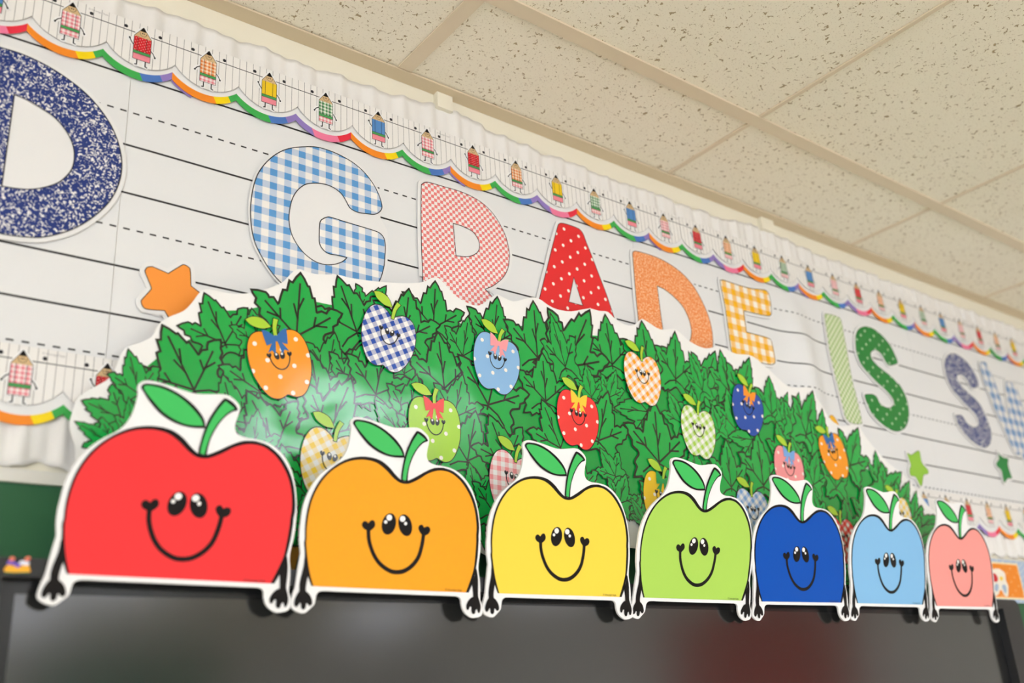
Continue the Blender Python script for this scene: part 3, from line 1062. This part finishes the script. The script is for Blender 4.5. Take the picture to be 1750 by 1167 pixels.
LM = {}
LEAVES = [
    (660, 489, 622, 545, .8), (349, 500, 385, 589, 1), (430, 527, 440, 590, 1), (514, 466, 506, 577, 1), (577, 472, 610, 569, 1), (699, 494, 690, 580, 1), (744, 480, 740, 562, 1),
    (850, 507, 842, 590, .9), (911, 514, 918, 613, .9), (800, 540, 790, 610, .8), (1008, 530, 968, 629, .8), (940, 535, 966, 629, .6), (1034, 538, 1046, 625, .95), (1096, 548, 1108, 636, .9), (1153, 567, 1154, 650, .8),
    (1222, 600, 1202, 669, .75), (1176, 601, 1200, 669, .6), (1230, 598, 1245, 670, .8), (1280, 611, 1264, 690, .7), (1313, 642, 1318, 710, .8), (1345, 670, 1335, 720, .5), (1364, 671, 1356, 740, .6), (1388, 668, 1376, 745, .7),
    (1404, 699, 1402, 770, .6), (1465, 731, 1451, 797, .75), (1494, 770, 1503, 828, .7), (1539, 807, 1508, 850, .7), (1552, 822, 1536, 875, .6), (1564, 839, 1558, 893, .55), (1602, 882, 1562, 905, .5),
    (1600, 896, 1560, 930, .5), (219, 597, 237, 675, .8), (138, 684, 208, 716, 1), (126, 720, 192, 760, .62), (1440, 745, 1432, 790, .5),
    (277, 555, 332, 669, 1), (219, 679, 226, 745, .6), (428, 582, 443, 671, 1), (530, 600, 545, 690, 1), (421, 668, 472, 767, 1), (600, 646, 560, 745, .9), (658, 590, 641, 676, 1), (700, 575, 690, 640, .8),
    (748, 568, 759, 666, 1), (855, 598, 833, 694, 1), (926, 603, 932, 688, 1), (640, 684, 688, 750, .9), (812, 702, 797, 790, .95), (834, 708, 866, 792, 1), (730, 690, 715, 770, .9), (700, 720, 680, 800, .9),
    (924, 682, 957, 768, .9), (1038, 670, 1021, 755, .9), (1000, 622, 1010, 680, .8), (1052, 632, 1040, 680, .7), (1048, 697, 1107, 704, .8), (1140, 668, 1165, 725, .9), (1116, 686, 1125, 793, 1),
    (1180, 660, 1190, 730, .8), (1215, 690, 1228, 738, .8), (1240, 662, 1256, 735, .8), (1023, 765, 1050, 815, .9), (1242, 746, 1286, 752, .8), (1238, 750, 1248, 835, .8), (1291, 738, 1303, 832, .85),
    (1180, 760, 1192, 830, .9), (1325, 720, 1340, 790, .8), (1350, 745, 1368, 800, .8), (1395, 770, 1388, 830, .7), (1420, 768, 1427, 836, .8), (1340, 800, 1350, 870, .8), (1385, 830, 1396, 890, .7),
    (1470, 830, 1478, 890, .8), (1440, 850, 1450, 915, .8), (1420, 880, 1430, 950, .8), (1518, 862, 1528, 920, .8), (1550, 900, 1556, 950, .7), (1260, 830, 1272, 900, .9), (1300, 850, 1310, 930, .9),
    (572, 568, 560, 640, .9), (618, 588, 600, 664, .9), (712, 640, 696, 716, .9), (790, 640, 775, 715, .9), (480, 760, 500, 850, .9), (540, 770, 530, 860, .9), (600, 760, 600, 840, .9), (440, 700, 430, 780, .8), (502, 936, 490, 850, .7), (560, 850, 520, 900, .8), (800, 790, 812, 850, .9), (850, 800, 842, 880, .9), (827, 942, 808, 845, .42),
    (900, 770, 920, 840, .9), (985, 770, 990, 840, .9), (1068, 810, 1056, 862, .9), (1130, 810, 1120, 880, .9), (1096, 908, 1084, 860, .7), (1075, 850, 1100, 895, .6), (240, 700, 260, 780, .8), (300, 660, 290, 740, .9),
    (380, 640, 400, 720, .9), (1200, 880, 1210, 940, .9), (1480, 930, 1490, 980, .8), (1530, 935, 1536, 970, .7), (1452, 960, 1448, 995, .7),
]
order = sorted(LEAVES, key=lambda q: q[3])
for i, (tx_, ty_, bx_, by_, ws) in enumerate(order):
    a, b = U(tx_, ty_, YB), U(bx_, by_, YB)
    d = (a[0] - b[0], a[1] - b[1])
    s = math.hypot(*d)
    fl_ = i % 2
    if fl_ not in LM:
        o = LM[fl_] = leaf_mesh(fl_).build('leaf', [BGREEN, BLINE], bush)
    else:
        o = LM[fl_].copy()
        COL.objects.link(o)
        o.parent = bush
    o.location = (b[0] - ORG[0], -0.0006 - 0.00003 * i, b[1] - ORG[2])
    o.rotation_euler = (0, math.atan2(d[0], d[1]), 0)
    o.scale = (s * ws, 1, s)
YF = -0.0006 - 0.00003 * len(order) - 0.0003

# small apples printed over the leaves
LIME = flatmat('small_leaf_lime', (176, 214, 56), 0.26, 0.5, True)
SINK = flatmat('small_ink', (22, 20, 22), 0.26, 0.5, True)
SWHITE = flatmat('small_white', (250, 246, 240), 0.26, 0.5, True)
def sd(key, c):
    return dots(key, c, 0.0260, 0.0030, rot=0.5, rough=0.22, wavy=True)
def sg(key, c, p=0.0142, rot=0.7, white=(248, 244, 238)):
    return gingham(key, c, p, rot, white, 0.5, 0.26, True)
BOWS = {k_: flatmat('bow_' + k_, c_, 0.26, 0.5, True) for k_, c_ in
        {'blue': (44, 108, 176), 'pink': (248, 160, 164), 'red': (238, 66, 62), 'yellow': (250, 208, 60), 'orange': (250, 150, 40), 'sky': (122, 170, 226), 'green': (30, 160, 76)}.items()}
SM = {'orange_dot': sd('small_orange_dots', (252, 158, 34)), 'navy_check': sg('small_navy_check', (40, 78, 168)), 'sky_dot': sd('small_sky_dots', (142, 186, 226)),
      'orange_check': sg('small_orange_check', (252, 166, 40)), 'red_dot': sd('small_red_dots', (246, 62, 58)), 'lime_check': sg('small_lime_check', (168, 208, 74)),
      'lime_dot': sd('small_lime_dots', (170, 214, 64)), 'yellow_check': sg('small_yellow_check', (252, 212, 76)), 'pink_check': sg('small_pink_check', (246, 150, 152), rot=0.15),
      'navy_dot': sd('small_navy_dots', (38, 80, 170)), 'pink_dot': sd('small_pink_dots', (248, 154, 154)), 'yellow_dot': sd('small_yellow_dots', (252, 206, 40)),
      'sky_check': sg('small_sky_check', (130, 172, 222)), 'red_check': gingham('small_red_check', (240, 64, 52), 0.0142, 0.7, (250, 240, 232), 0.85, 0.26, True)}
APP = [(0, .36, 1), (.10, .45), (.24, .50), (.38, .45), (.47, .30), (.50, .08), (.47, -.15), (.38, -.36), (.27, -.49), (.15, -.525), (.06, -.50), (0, -.475),
       (-.06, -.50), (-.15, -.525), (-.27, -.49), (-.38, -.36), (-.47, -.15), (-.50, .08), (-.47, .30), (-.38, .45), (-.24, .50), (-.10, .45)]


def heart(cx, cz, s, tilt=0.0):
    base = [(0, -.55), (-.42, -.18), (-.52, .15), (-.38, .42), (-.12, .38), (0, .15, 1), (.12, .38), (.38, .42), (.52, .15), (.42, -.18)]
    c, n = math.cos(tilt), math.sin(tilt)
    return [(cx + s * (p[0] * c - p[1] * n), cz + s * (p[0] * n + p[1] * c)) + tuple(p[2:]) for p in base]


def small_apple(px, py, size, rot, pat, bow=None, facedy=0.0, label=None):
    x, z = U(px, py, YB)
    s = size
    a = smooth([(p[0] * s, p[1] * s * 1.02) + tuple(p[2:]) for p in APP], 4)
    m = MB().flat([a], 0).ribbon(ccw(a), 0.0012, -0.0001, 1)
    o = m.build('small_apple', [SM[pat], SINK], bush)
    o.location = (x - ORG[0], YF, z - ORG[2])
    o.rotation_euler = (0, rot, 0)
    lf = smooth([(-.03 * s, .56 * s, 1), (-.14 * s, .70 * s), (-.30 * s, .74 * s), (-.42 * s, .70 * s, 1), (-.34 * s, .60 * s), (-.18 * s, .54 * s)], 4)
    MB().flat([lf], -0.0004).ribbon(ccw(lf), 0.0008, -0.0005, 1).build('leaf', [LIME, SINK], o)
    stm = smooth([(-.025 * s, .36 * s, 1), (-.02 * s, .54 * s), (.03 * s, .70 * s, 1), (.11 * s, .67 * s, 1), (.05 * s, .54 * s), (.035 * s, .36 * s, 1)], 3)
    MB().flat([stm], -0.0003).ribbon(ccw(stm), 0.0008, -0.0004, 1).build('stem', [LIME, SINK], o)
    f = facedy * s
    mo = [(0.16 * s * math.cos(t), f + 0.12 * s + 0.22 * s * math.sin(t)) for t in [math.pi * (1.0 + q / 14) for q in range(15)]]
    mm = MB().ribbon(mo, 0.0015, -0.0004, closed=False)
    for sx in (-1, 1):
        mm.flat([smooth(heart(sx * .165 * s, f + .13 * s, .075 * s), 2)], -0.0004)
    mm.build('mouth', SINK, o)
    for sx in (-1, 1):
        e = MB().flat([ellipse(sx * .047 * s, f + .115 * s, .040 * s, .060 * s, -sx * 0.25, 16)], -0.0005)
        e.flat([ellipse(sx * .047 * s - .006 * s, f + .138 * s, .019 * s, .021 * s, n=10)], -0.0007, 1)
        e.build('eye', [SINK, SWHITE], o)
    if bow:
        b = MB()
        q = s * 1.0

        def P(*pts):
            return [(x_ * q, z_ * q + 0.03 * s) + tuple(r_) for x_, z_, *r_ in pts]
        for sx in (-1, 1):
            b.flat([smooth(P((0, .35), (sx * .10, .46), (sx * .20, .50, 1), (sx * .19, .38), (sx * .17, .25, 1), (sx * .08, .28)), 3)], -0.0008)
            b.flat([P((sx * .01, .33), (sx * .07, .30), (sx * .17, .14), (sx * .10, .17), (sx * .055, .10))], -0.0007)
        b.flat([[(x_, z_ + 0.03 * s) for x_, z_ in ellipse(0, .35 * q, .035 * q, .05 * q, n=12)]], -0.0009)
        b.build('bow', BOWS[bow], o)
    return o


AS = 0.0865
small_apple(478, 622, AS, -0.25, 'orange_dot', 'blue')
small_apple(661, 580, AS, 0.22, 'navy_check')
small_apple(846, 622, AS, 0.18, 'sky_dot', 'pink')
small_apple(1096, 648, AS, 0.04, 'orange_check')
small_apple(985, 718, AS, 0.14, 'red_dot', 'yellow')
small_apple(1191, 739, AS, 0.12, 'lime_check')
small_apple(741, 734, AS, -0.02, 'lime_dot', 'red')
small_apple(563, 795, AS, 0.16, 'yellow_check')
small_apple(874, 826, AS, 0.20, 'pink_check')
small_apple(1275, 702, AS, 0.32, 'navy_dot', 'orange')
small_apple(1423, 780, AS, -0.22, 'orange_dot', 'blue')
small_apple(1346, 806, AS, 0.20, 'pink_dot', 'sky')
small_apple(1129, 856, AS, 0.20, 'yellow_dot', 'green')
small_apple(1285, 880, AS, 0.05, 'sky_check')
small_apple(1438, 925, AS, 0.05, 'red_check')
small_apple(1535, 885, AS, 0.05, 'yellow_check')

# ------------------------------------------------------------------ interactive display
TVF = flatmat('display_frame_charcoal', (40, 40, 41), 0.42, 0.35)
TVB = flatmat('display_inner_bezel', (30, 30, 30), 0.22, 0.4)
tvx0, tvx1, tvz0, tvz1 = 0.178, 2.108, 0.66, 1.8262
tv = thing('wall_display', (1.14, -0.06, tvz0), 'large black interactive display under the row of apples', 'television')
TO = (1.14, -0.06, tvz0)


def rrect(x0, z0, x1, z1, r, n=6):
    out = []
    for cx, cz, a0 in ((x1 - r, z0 + r, -90), (x1 - r, z1 - r, 0), (x0 + r, z1 - r, 90), (x0 + r, z0 + r, 180)):
        out += [(cx + r * math.cos(math.radians(a0 + 90 * q / n)), cz + r * math.sin(math.radians(a0 + 90 * q / n))) for q in range(n + 1)]
    return out


YT = -0.117
fx0, fx1, fz1 = 0.2035, 2.040, 1.8085
MB().solid([rrect(tvx0, tvz0, tvx1, tvz1, 0.016), rect(fx0, tvz0 + 0.05, fx1, fz1)], YT, 0.020).build('frame', TVF, tv, TO)
MB().box(tvx0 + 0.01, tvx1 - 0.01, -0.096, -0.045, tvz0 + 0.01, tvz1 - 0.006).build('housing', TVF, tv, TO)
sx0, sx1, sz1 = 0.2195, 2.030, 1.7955
YS = -0.099
MB().solid([rect(fx0 - 0.004, tvz0 + 0.046, fx1 + 0.004, fz1 + 0.004), rect(sx0, tvz0 + 0.06, sx1, sz1)], YS - 0.0004, 0.0025).build('bezel', TVB, tv, TO)
SC = NT('display_screen_matte_glass', 0.15, 1.0)
SC.color(rgb(34, 34, 32))
MB().box(sx0 - 0.002, sx1 + 0.002, YS, YS + 0.002, tvz0 + 0.058, sz1 + 0.002).build('screen', SC.mat, tv, TO)
# three-bird badge on the frame
BIRD = [flatmat('badge_orange', (250, 176, 40)), flatmat('badge_purple', (120, 90, 190)), flatmat('badge_red', (226, 120, 92)), flatmat('badge_white', (226, 226, 240)), flatmat('badge_green', (120, 150, 80))]
bm = MB()
def bp(u, v):
    return U(u / 5.0, 930 + v / 5.0, YT)
yb_ = YT - 0.0004
bm.flat([smooth([bp(45, 240), bp(50, 190), bp(80, 175), (bp(150, 190)), bp(240, 175), bp(252, 210), bp(245, 240)], 3)], yb_, 0)
bm.flat([smooth([bp(60, 175), bp(65, 145), bp(100, 140), bp(140, 160), bp(175, 165), bp(170, 195), bp(140, 200), bp(110, 175)], 3)], yb_ - 0.0002, 1)
bm.flat([smooth([bp(78, 140), bp(85, 110), bp(112, 105), bp(128, 125), bp(110, 142)], 3)], yb_ - 0.0003, 2)
bm.flat([smooth([bp(208, 135), bp(218, 112), bp(245, 104), bp(262, 118), bp(245, 140), bp(222, 145)], 3)], yb_ - 0.0003, 2)
bm.flat([smooth([bp(160, 165), bp(180, 140), bp(215, 145), bp(250, 155), bp(240, 180), bp(200, 180)], 3)], yb_ - 0.0003, 3)
bm.flat([[bp(38, 244), bp(40, 234), bp(120, 240), bp(246, 236), bp(250, 246)]], yb_ - 0.0004, 4)
bm.build('badge', BIRD, tv, TO)

# ------------------------------------------------------------------ row of smiling apple cut-outs
YA = -0.1215
AG = flatmat('apple_leaf_green', (62, 190, 92), 0.45, 0.3)
OV = 140.0
def ca(p):
    return crop(p, 490, 700, 5.0)
def cb2(p):
    return crop(p, 490, 840, 5.0)
W_OUT = ca([(535, 110), (550, 75), (590, 62), (650, 70), (750, 100), (850, 135), (920, 152), (1000, 153), (1080, 150), (1130, 160), (1175, 195), (1205, 235), (1208, 280), (1195, 340), (1190, 400), (1210, 445),
            (1260, 470), (1330, 482), (1410, 505), (1490, 560), (1560, 650), (1600, 740), (1630, 850), (1645, 950)]) + \
    [(820.5, 905), (820.7, 922), (820.2, 942), (817.7, 962), (817.4, 976), (819.7, 990), (820.7, 1004), (820.7, 1015)] + \
    cb2([(1655, 925), (1672, 975), (1672, 1040), (1650, 1068), (1590, 1078), (1540, 1050), (1510, 1010), (1495, 960), (1490, 920), (1465, 897), (1400, 891), (1000, 876), (500, 856), (330, 848), (280, 855), (255, 880),
         (245, 930), (235, 965), (190, 1010), (150, 1038), (90, 1025), (45, 990), (40, 945)]) + \
    [(500.7, 1016), (505.2, 1001), (507.2, 987), (509.7, 970), (512.7, 951), (513.7, 944), (511.7, 925), (512, 905)] + \
    ca([(118, 960), (132, 850), (160, 750), (205, 655), (270, 565), (350, 497), (430, 445), (485, 385), (518, 310), (535, 230), (542, 160)])
B_OUT = ca([(150, 1100), (151, 1000), (165, 880), (195, 760), (245, 650), (310, 560), (400, 480), (500, 425), (600, 402), (700, 405), (790, 432), (860, 484), (915, 547), (960, 592), (1000, 609), (1040, 602), (1100, 572), (1180, 527), (1250, 499),
            (1320, 496), (1350, 502), (1420, 530), (1500, 600), (1560, 690), (1600, 780), (1625, 880), (1640, 1000)]) + \
    [(817, 915), (817.2, 925), (815.7, 950), (812.7, 972), (810.2, 984), (806.7, 998), (800.6, 1012.6, 1), (531.8, 1001.4, 1), (525.7, 984), (520.8, 958), (520, 942), (518.8, 928)]
C_IN = ca([(165, 1100), (166, 1010), (181, 890), (211, 770), (261, 660), (330, 566), (411, 496), (510, 446), (600, 428), (690, 432), (770, 460), (840, 516), (900, 580), (955, 622), (1010, 635), (1060, 625), (1130, 590), (1200, 546), (1280, 522),
           (1350, 526), (1410, 551), (1480, 612), (1540, 701), (1580, 791), (1605, 891), (1616, 1000)]) + \
    [(812.6, 915), (812.7, 926), (811.4, 948), (809.2, 970), (805.2, 985), (800.1, 1000), (795.6, 1012.4, 1), (535.0, 1001.6, 1), (529.8, 982), (526.2, 964), (523.7, 943), (522.4, 928)]
STEM_O = ca([(968, 604, 1), (968, 560), (985, 450), (1010, 350), (1050, 260), (1085, 200), (1108, 183), (1160, 215), (1192, 258), (1188, 272), (1155, 284), (1110, 330), (1070, 400), (1040, 480), (1027, 550), (1023, 612, 1)])
STEM_I = ca([(980, 600, 1), (984, 540), (1000, 450), (1025, 360), (1065, 270), (1107, 204, 1), (1145, 232), (1174, 259, 1), (1130, 290), (1085, 350), (1050, 420), (1025, 500), (1012, 570), (1009, 607, 1)])
LEAF_O = ca([(554, 118), (563, 93), (600, 84), (700, 103), (800, 153), (890, 223), (950, 290), (985, 350), (997, 410, 1), (900, 406), (800, 376), (700, 311), (620, 221), (575, 152)])
LEAF_I = ca([(572, 114), (600, 101), (690, 120), (790, 170), (870, 235), (930, 300), (965, 350), (981, 391, 1), (890, 388), (810, 360), (715, 297), (640, 215), (590, 152)])
MOUTH = cb2([(692, 318), (695, 400), (715, 480), (750, 560), (800, 625), (870, 674), (930, 689), (1000, 678), (1070, 630), (1120, 560), (1145, 480), (1158, 410), (1163, 355)])
H_L = cb2([(690, 336), (650, 315), (635, 285), (645, 260), (668, 253), (690, 271, 1), (712, 248), (735, 247), (748, 270), (745, 300), (715, 330)])
H_R = cb2([(1150, 370), (1128, 342), (1118, 310), (1130, 288), (1152, 285), (1168, 309, 1), (1190, 298), (1212, 305), (1220, 330), (1208, 358), (1180, 374)])
ARM_L = cb2([(150, 555), (140, 640), (115, 740), (105, 800), (105, 850), (92, 868), (70, 910), (60, 960), (75, 987), (95, 975), (108, 952, 1), (118, 958), (122, 995), (140, 1009), (158, 995), (164, 955, 1), (175, 958), (190, 977), (210, 970),
             (217, 945), (205, 900), (180, 865), (162, 850), (163, 800), (178, 722, 1), (172, 640)])
ARM_R = cb2([(1614, 655), (1630, 740), (1632, 830), (1632, 890), (1645, 935), (1656, 985), (1648, 1030), (1634, 1036), (1624, 1004, 1), (1612, 1012), (1605, 1041), (1590, 1047), (1577, 1030), (1575, 985, 1), (1562, 985), (1550, 1011), (1535, 1005),
             (1532, 970), (1550, 930), (1575, 905), (1589, 900), (1588, 860), (1580, 792, 1), (1600, 720)])


def px_ellipse(cx, cy, a, b, tilt, n=24):
    return cb2([(cx + a * math.cos(t) * math.cos(tilt) - b * math.sin(t) * math.sin(tilt), cy + a * math.cos(t) * math.sin(tilt) + b * math.sin(t) * math.cos(tilt))
                for t in (2 * math.pi * q / n for q in range(n))])


EYES = [(px_ellipse(866, 277, 60, 93, 0.22), [px_ellipse(868, 223, 24, 26, 0, 14), px_ellipse(838, 260, 14, 15, 0, 12)]),
        (px_ellipse(1006, 288, 57, 95, -0.24), [px_ellipse(982, 234, 24, 26, 0, 14), px_ellipse(1008, 274, 13, 15, 0, 12)])]
A0 = U(535.0, 1001.6, YA)
A1 = U(795.6, 1012.4, YA)
WID = A1[0] - A0[0]


def to_local(pts):
    sh = (A1[1] - A0[1]) / WID
    out = []
    for p in pts:
        x, z = U(p[0], p[1], YA)
        x -= A0[0]
        out.append((x, z - A0[1] - sh * x) + tuple(p[2:]))
    return out


APP_MB = {}
def apple_template():
    t = APP_MB
    t['backing_card'] = (MB().solid([smooth(to_local(W_OUT), 4)], 0, 0.003), 'W')
    t['outline'] = (MB().flat([smooth(to_local(B_OUT), 4)], -0.0004), 'K')
    t['apple_face'] = (MB().flat([smooth(to_local(C_IN), 4)], -0.0006), 'C')
    t['leaf'] = (MB().flat([smooth(to_local(LEAF_O), 4)], -0.0008, 1).flat([smooth(to_local(LEAF_I), 4)], -0.0010, 0), 'L')
    t['stem'] = (MB().flat([smooth(to_local(STEM_O), 4)], -0.0012, 1).flat([smooth(to_local(STEM_I), 4)], -0.0014, 0), 'L')
    w = 0.0163
    mo = smooth(to_local(MOUTH), 4, closed=False)
    t['mouth'] = (MB().ribbon(mo, 0.0051, -0.0008, closed=False).flat([smooth(to_local(H_L), 4)], -0.0009).flat([smooth(to_local(H_R), 4)], -0.0009), 'K')
    for i, (e, hs) in enumerate(EYES):
        m = MB().flat([to_local(e)], -0.0009, 0)
        for h in hs:
            m.flat([to_local(h)], -0.0011, 1)
        t['eye', i] = (m, 'E')
    t['arm', 0] = (MB().flat([smooth(to_local(ARM_L), 3)], -0.0009), 'K')
    t['arm', 1] = (MB().flat([smooth(to_local(ARM_R), 3)], -0.0009), 'K')


apple_template()
APPLES = [('red', (242, 58, 60), (118, 981), (462, 997), 'big red smiling apple cut-out, leftmost on the display'),
          ('orange', (250, 165, 36), (535, 1001.6), (795.6, 1012.4), 'big orange smiling apple cut-out between the red and yellow ones'),
          ('yellow', (252, 214, 74), (852.8, 1013.8), (1058, 1020), 'big yellow smiling apple cut-out in the row on the display'),
          ('lime', (174, 214, 92), (1101, 1021), (1266, 1026), 'big lime green smiling apple cut-out in the row on the display'),
          ('blue', (4, 80, 178), (1302.7, 1027.7), (1435.8, 1029.7), 'big royal blue smiling apple cut-out in the row on the display'),
          ('sky', (134, 188, 228), (1465.8, 1030.6), (1575, 1033), 'big light blue smiling apple cut-out next to the pink one'),
          ('pink', (250, 157, 148), (1601, 1035.2), (1694.6, 1037), 'big pink smiling apple cut-out, rightmost on the display')]
first_a = {}
for nm, colr, bl, br, label in APPLES:
    p, q = U(bl[0], bl[1], YA), U(br[0], br[1], YA)
    root = thing('apple_cutout', (p[0], YA, p[1]), label, 'apple cut-out', 'row of big smiling apples')
    face = flatmat('apple_face_' + nm, colr, 0.5, 0.15)
    for key, (m, kind) in APP_MB.items():
        nme = key if isinstance(key, str) else key[0]
        mats = {'W': [WHITE], 'K': [BLACK], 'C': [face], 'L': [AG, BLACK], 'E': [BLACK, SWHITE]}[kind]
        if kind == 'C' or key not in first_a:
            o = m.build(nme, mats, root)
            if kind != 'C':
                first_a[key] = o
        else:
            o = first_a[key].copy()
            COL.objects.link(o)
            o.parent = root
    lean = {'red': 0.04, 'orange': 0.0, 'yellow': 0.055, 'lime': 0.20, 'blue': 0.10, 'sky': 0.14, 'pink': 0.093}[nm]   # each card tips forward a little
    root.rotation_euler = (lean, -math.atan2(q[1] - p[1], q[0] - p[0]), 0)
    root.scale = ((q[0] - p[0]) / WID, 1, 1)
    # maker's line in tiny print at the lower right of the face
    fine_print(root, PRINT_DARK, WID - 0.006, -0.0009, 0.0012)

# ------------------------------------------------------------------ patterned card strip at the right, over the chalkboard edge
YC = -0.0165
CARD = dots('card_blue_dots', (168, 188, 214), 0.012, 0.0022, rot=0.4, dot=(226, 230, 214), rough=0.5)
CREAM = flatmat('card_cream', (250, 226, 176))
CORG = dots('card_orange_dots', (240, 138, 22), 0.022, 0.0020, rot=0.5, dot=(250, 200, 140), rough=0.5)


def C4(pts):
    return onto(crop(pts, 1590, 940, 10.906), YC)


cx0, cz1 = C4([(1150, 165)])[0]
cx1, cz0 = C4([(1750, 985)])[0]
cz0 = C4([(1600, 985)])[0][1]
card = thing('alphabet_card_strip', (cx0, YC, cz0), 'blue dotted card strip with an orange polka-dot panel at the right edge', 'card')
CO = (cx0, YC, cz0)
MB().solid([rect(cx0 - 0.12, cz0, cx1 + 0.45, cz1)], YC, 0.001).build('blue_strip', CARD, card, CO)
pl = C4([(1000, 200), (1640, 250), (1745, 900), (1000, 880)])
xa_, xb_ = cx0 - 0.09, (pl[1][0] + pl[2][0]) / 2
za_, zb_ = C4([(1300, 905)])[0][1], C4([(1400, 235)])[0][1]
MB().flat([rect(xa_, za_, xb_, zb_)], YC - 0.0003).build('cream_border', CREAM, card, CO)
MB().flat([rect(xa_ + 0.004, za_ + 0.004, xb_ - 0.004, zb_ - 0.004)], YC - 0.0005).build('orange_panel', CORG, card, CO)
fm = [flatmat('card_flower_white', (240, 232, 216)), flatmat('card_flower_red', (206, 36, 44)), flatmat('card_flower_yellow', (246, 210, 80)), flatmat('card_flower_blue', (168, 186, 208))]
f_ = MB()
f_.flat([smooth(C4([(1150, 400), (1230, 345), (1330, 380), (1390, 450), (1400, 560), (1440, 650), (1450, 760), (1440, 860), (1380, 850), (1330, 760), (1290, 750), (1260, 830), (1150, 820)]), 3)], YC - 0.0007, 0)
f_.flat([smooth(C4([(1150, 430), (1210, 450), (1250, 520), (1240, 590), (1190, 590), (1150, 560)]), 3)], YC - 0.0009, 1)
f_.flat([smooth(C4([(1280, 500), (1340, 500), (1350, 550), (1300, 570)]), 3)], YC - 0.0009, 2)
f_.flat([smooth(C4([(1200, 640), (1250, 630), (1265, 700), (1240, 770), (1190, 740)]), 3)], YC - 0.0009, 3)
f_.flat([smooth(C4([(1330, 660), (1390, 650), (1415, 730), (1400, 810), (1350, 740)]), 3)], YC - 0.0009, 3)
f_.build('picture', fm, card, CO)

# ------------------------------------------------------------------ unseen boards added on the far and right walls to tint the screen
def far_board(x0, x1, z0, z1, c, label):
    r = thing('bulletin_board', ((x0 + x1) / 2, Y1 + 0.02, z0), label, 'board')
    og = ((x0 + x1) / 2, Y1 + 0.02, z0)
    MB().box(x0, x1, Y1 + 0.001, Y1 + 0.02, z0, z1).build('panel', flatmat('far_board_' + label[:6], c, 0.7), r, og)
    fr_ = MB()
    for a, b, cc, d in ((x0 - .04, x1 + .04, z0 - .04, z0), (x0 - .04, x1 + .04, z1, z1 + .04), (x0 - .04, x0, z0, z1), (x1, x1 + .04, z0, z1)):
        fr_.box(a, b, Y1 + 0.001, Y1 + 0.03, cc, d)
    fr_.build('frame', flatmat('far_board_frame', (150, 110, 70)), r, og)


far_board(2.2, 3.9, 0.9, 2.55, (60, 140, 105), 'green bulletin board on the far wall')
rb = thing('bulletin_board', (X1 - 0.02, -4.2, 1.1), 'scarlet bulletin board on the right-hand wall', 'board')
og = (X1 - 0.02, -4.2, 1.1)  # board added for the red tint in the screen reflection
MB().box(X1 - 0.02, X1 - 0.001, -5.1, -3.4, 1.1, 2.4).build('panel', flatmat('side_board_scarlet', (196, 52, 40), 0.7), rb, og)
fr_ = MB()
for a, b, cc, d in ((-5.14, -3.36, 1.06, 1.1), (-5.14, -3.36, 2.4, 2.44), (-5.14, -5.1, 1.1, 2.4), (-3.4, -3.36, 1.1, 2.4)):
    fr_.box(X1 - 0.03, X1 - 0.001, a, b, cc, d)
fr_.build('frame', flatmat('far_board_frame', (150, 110, 70)), rb, og)
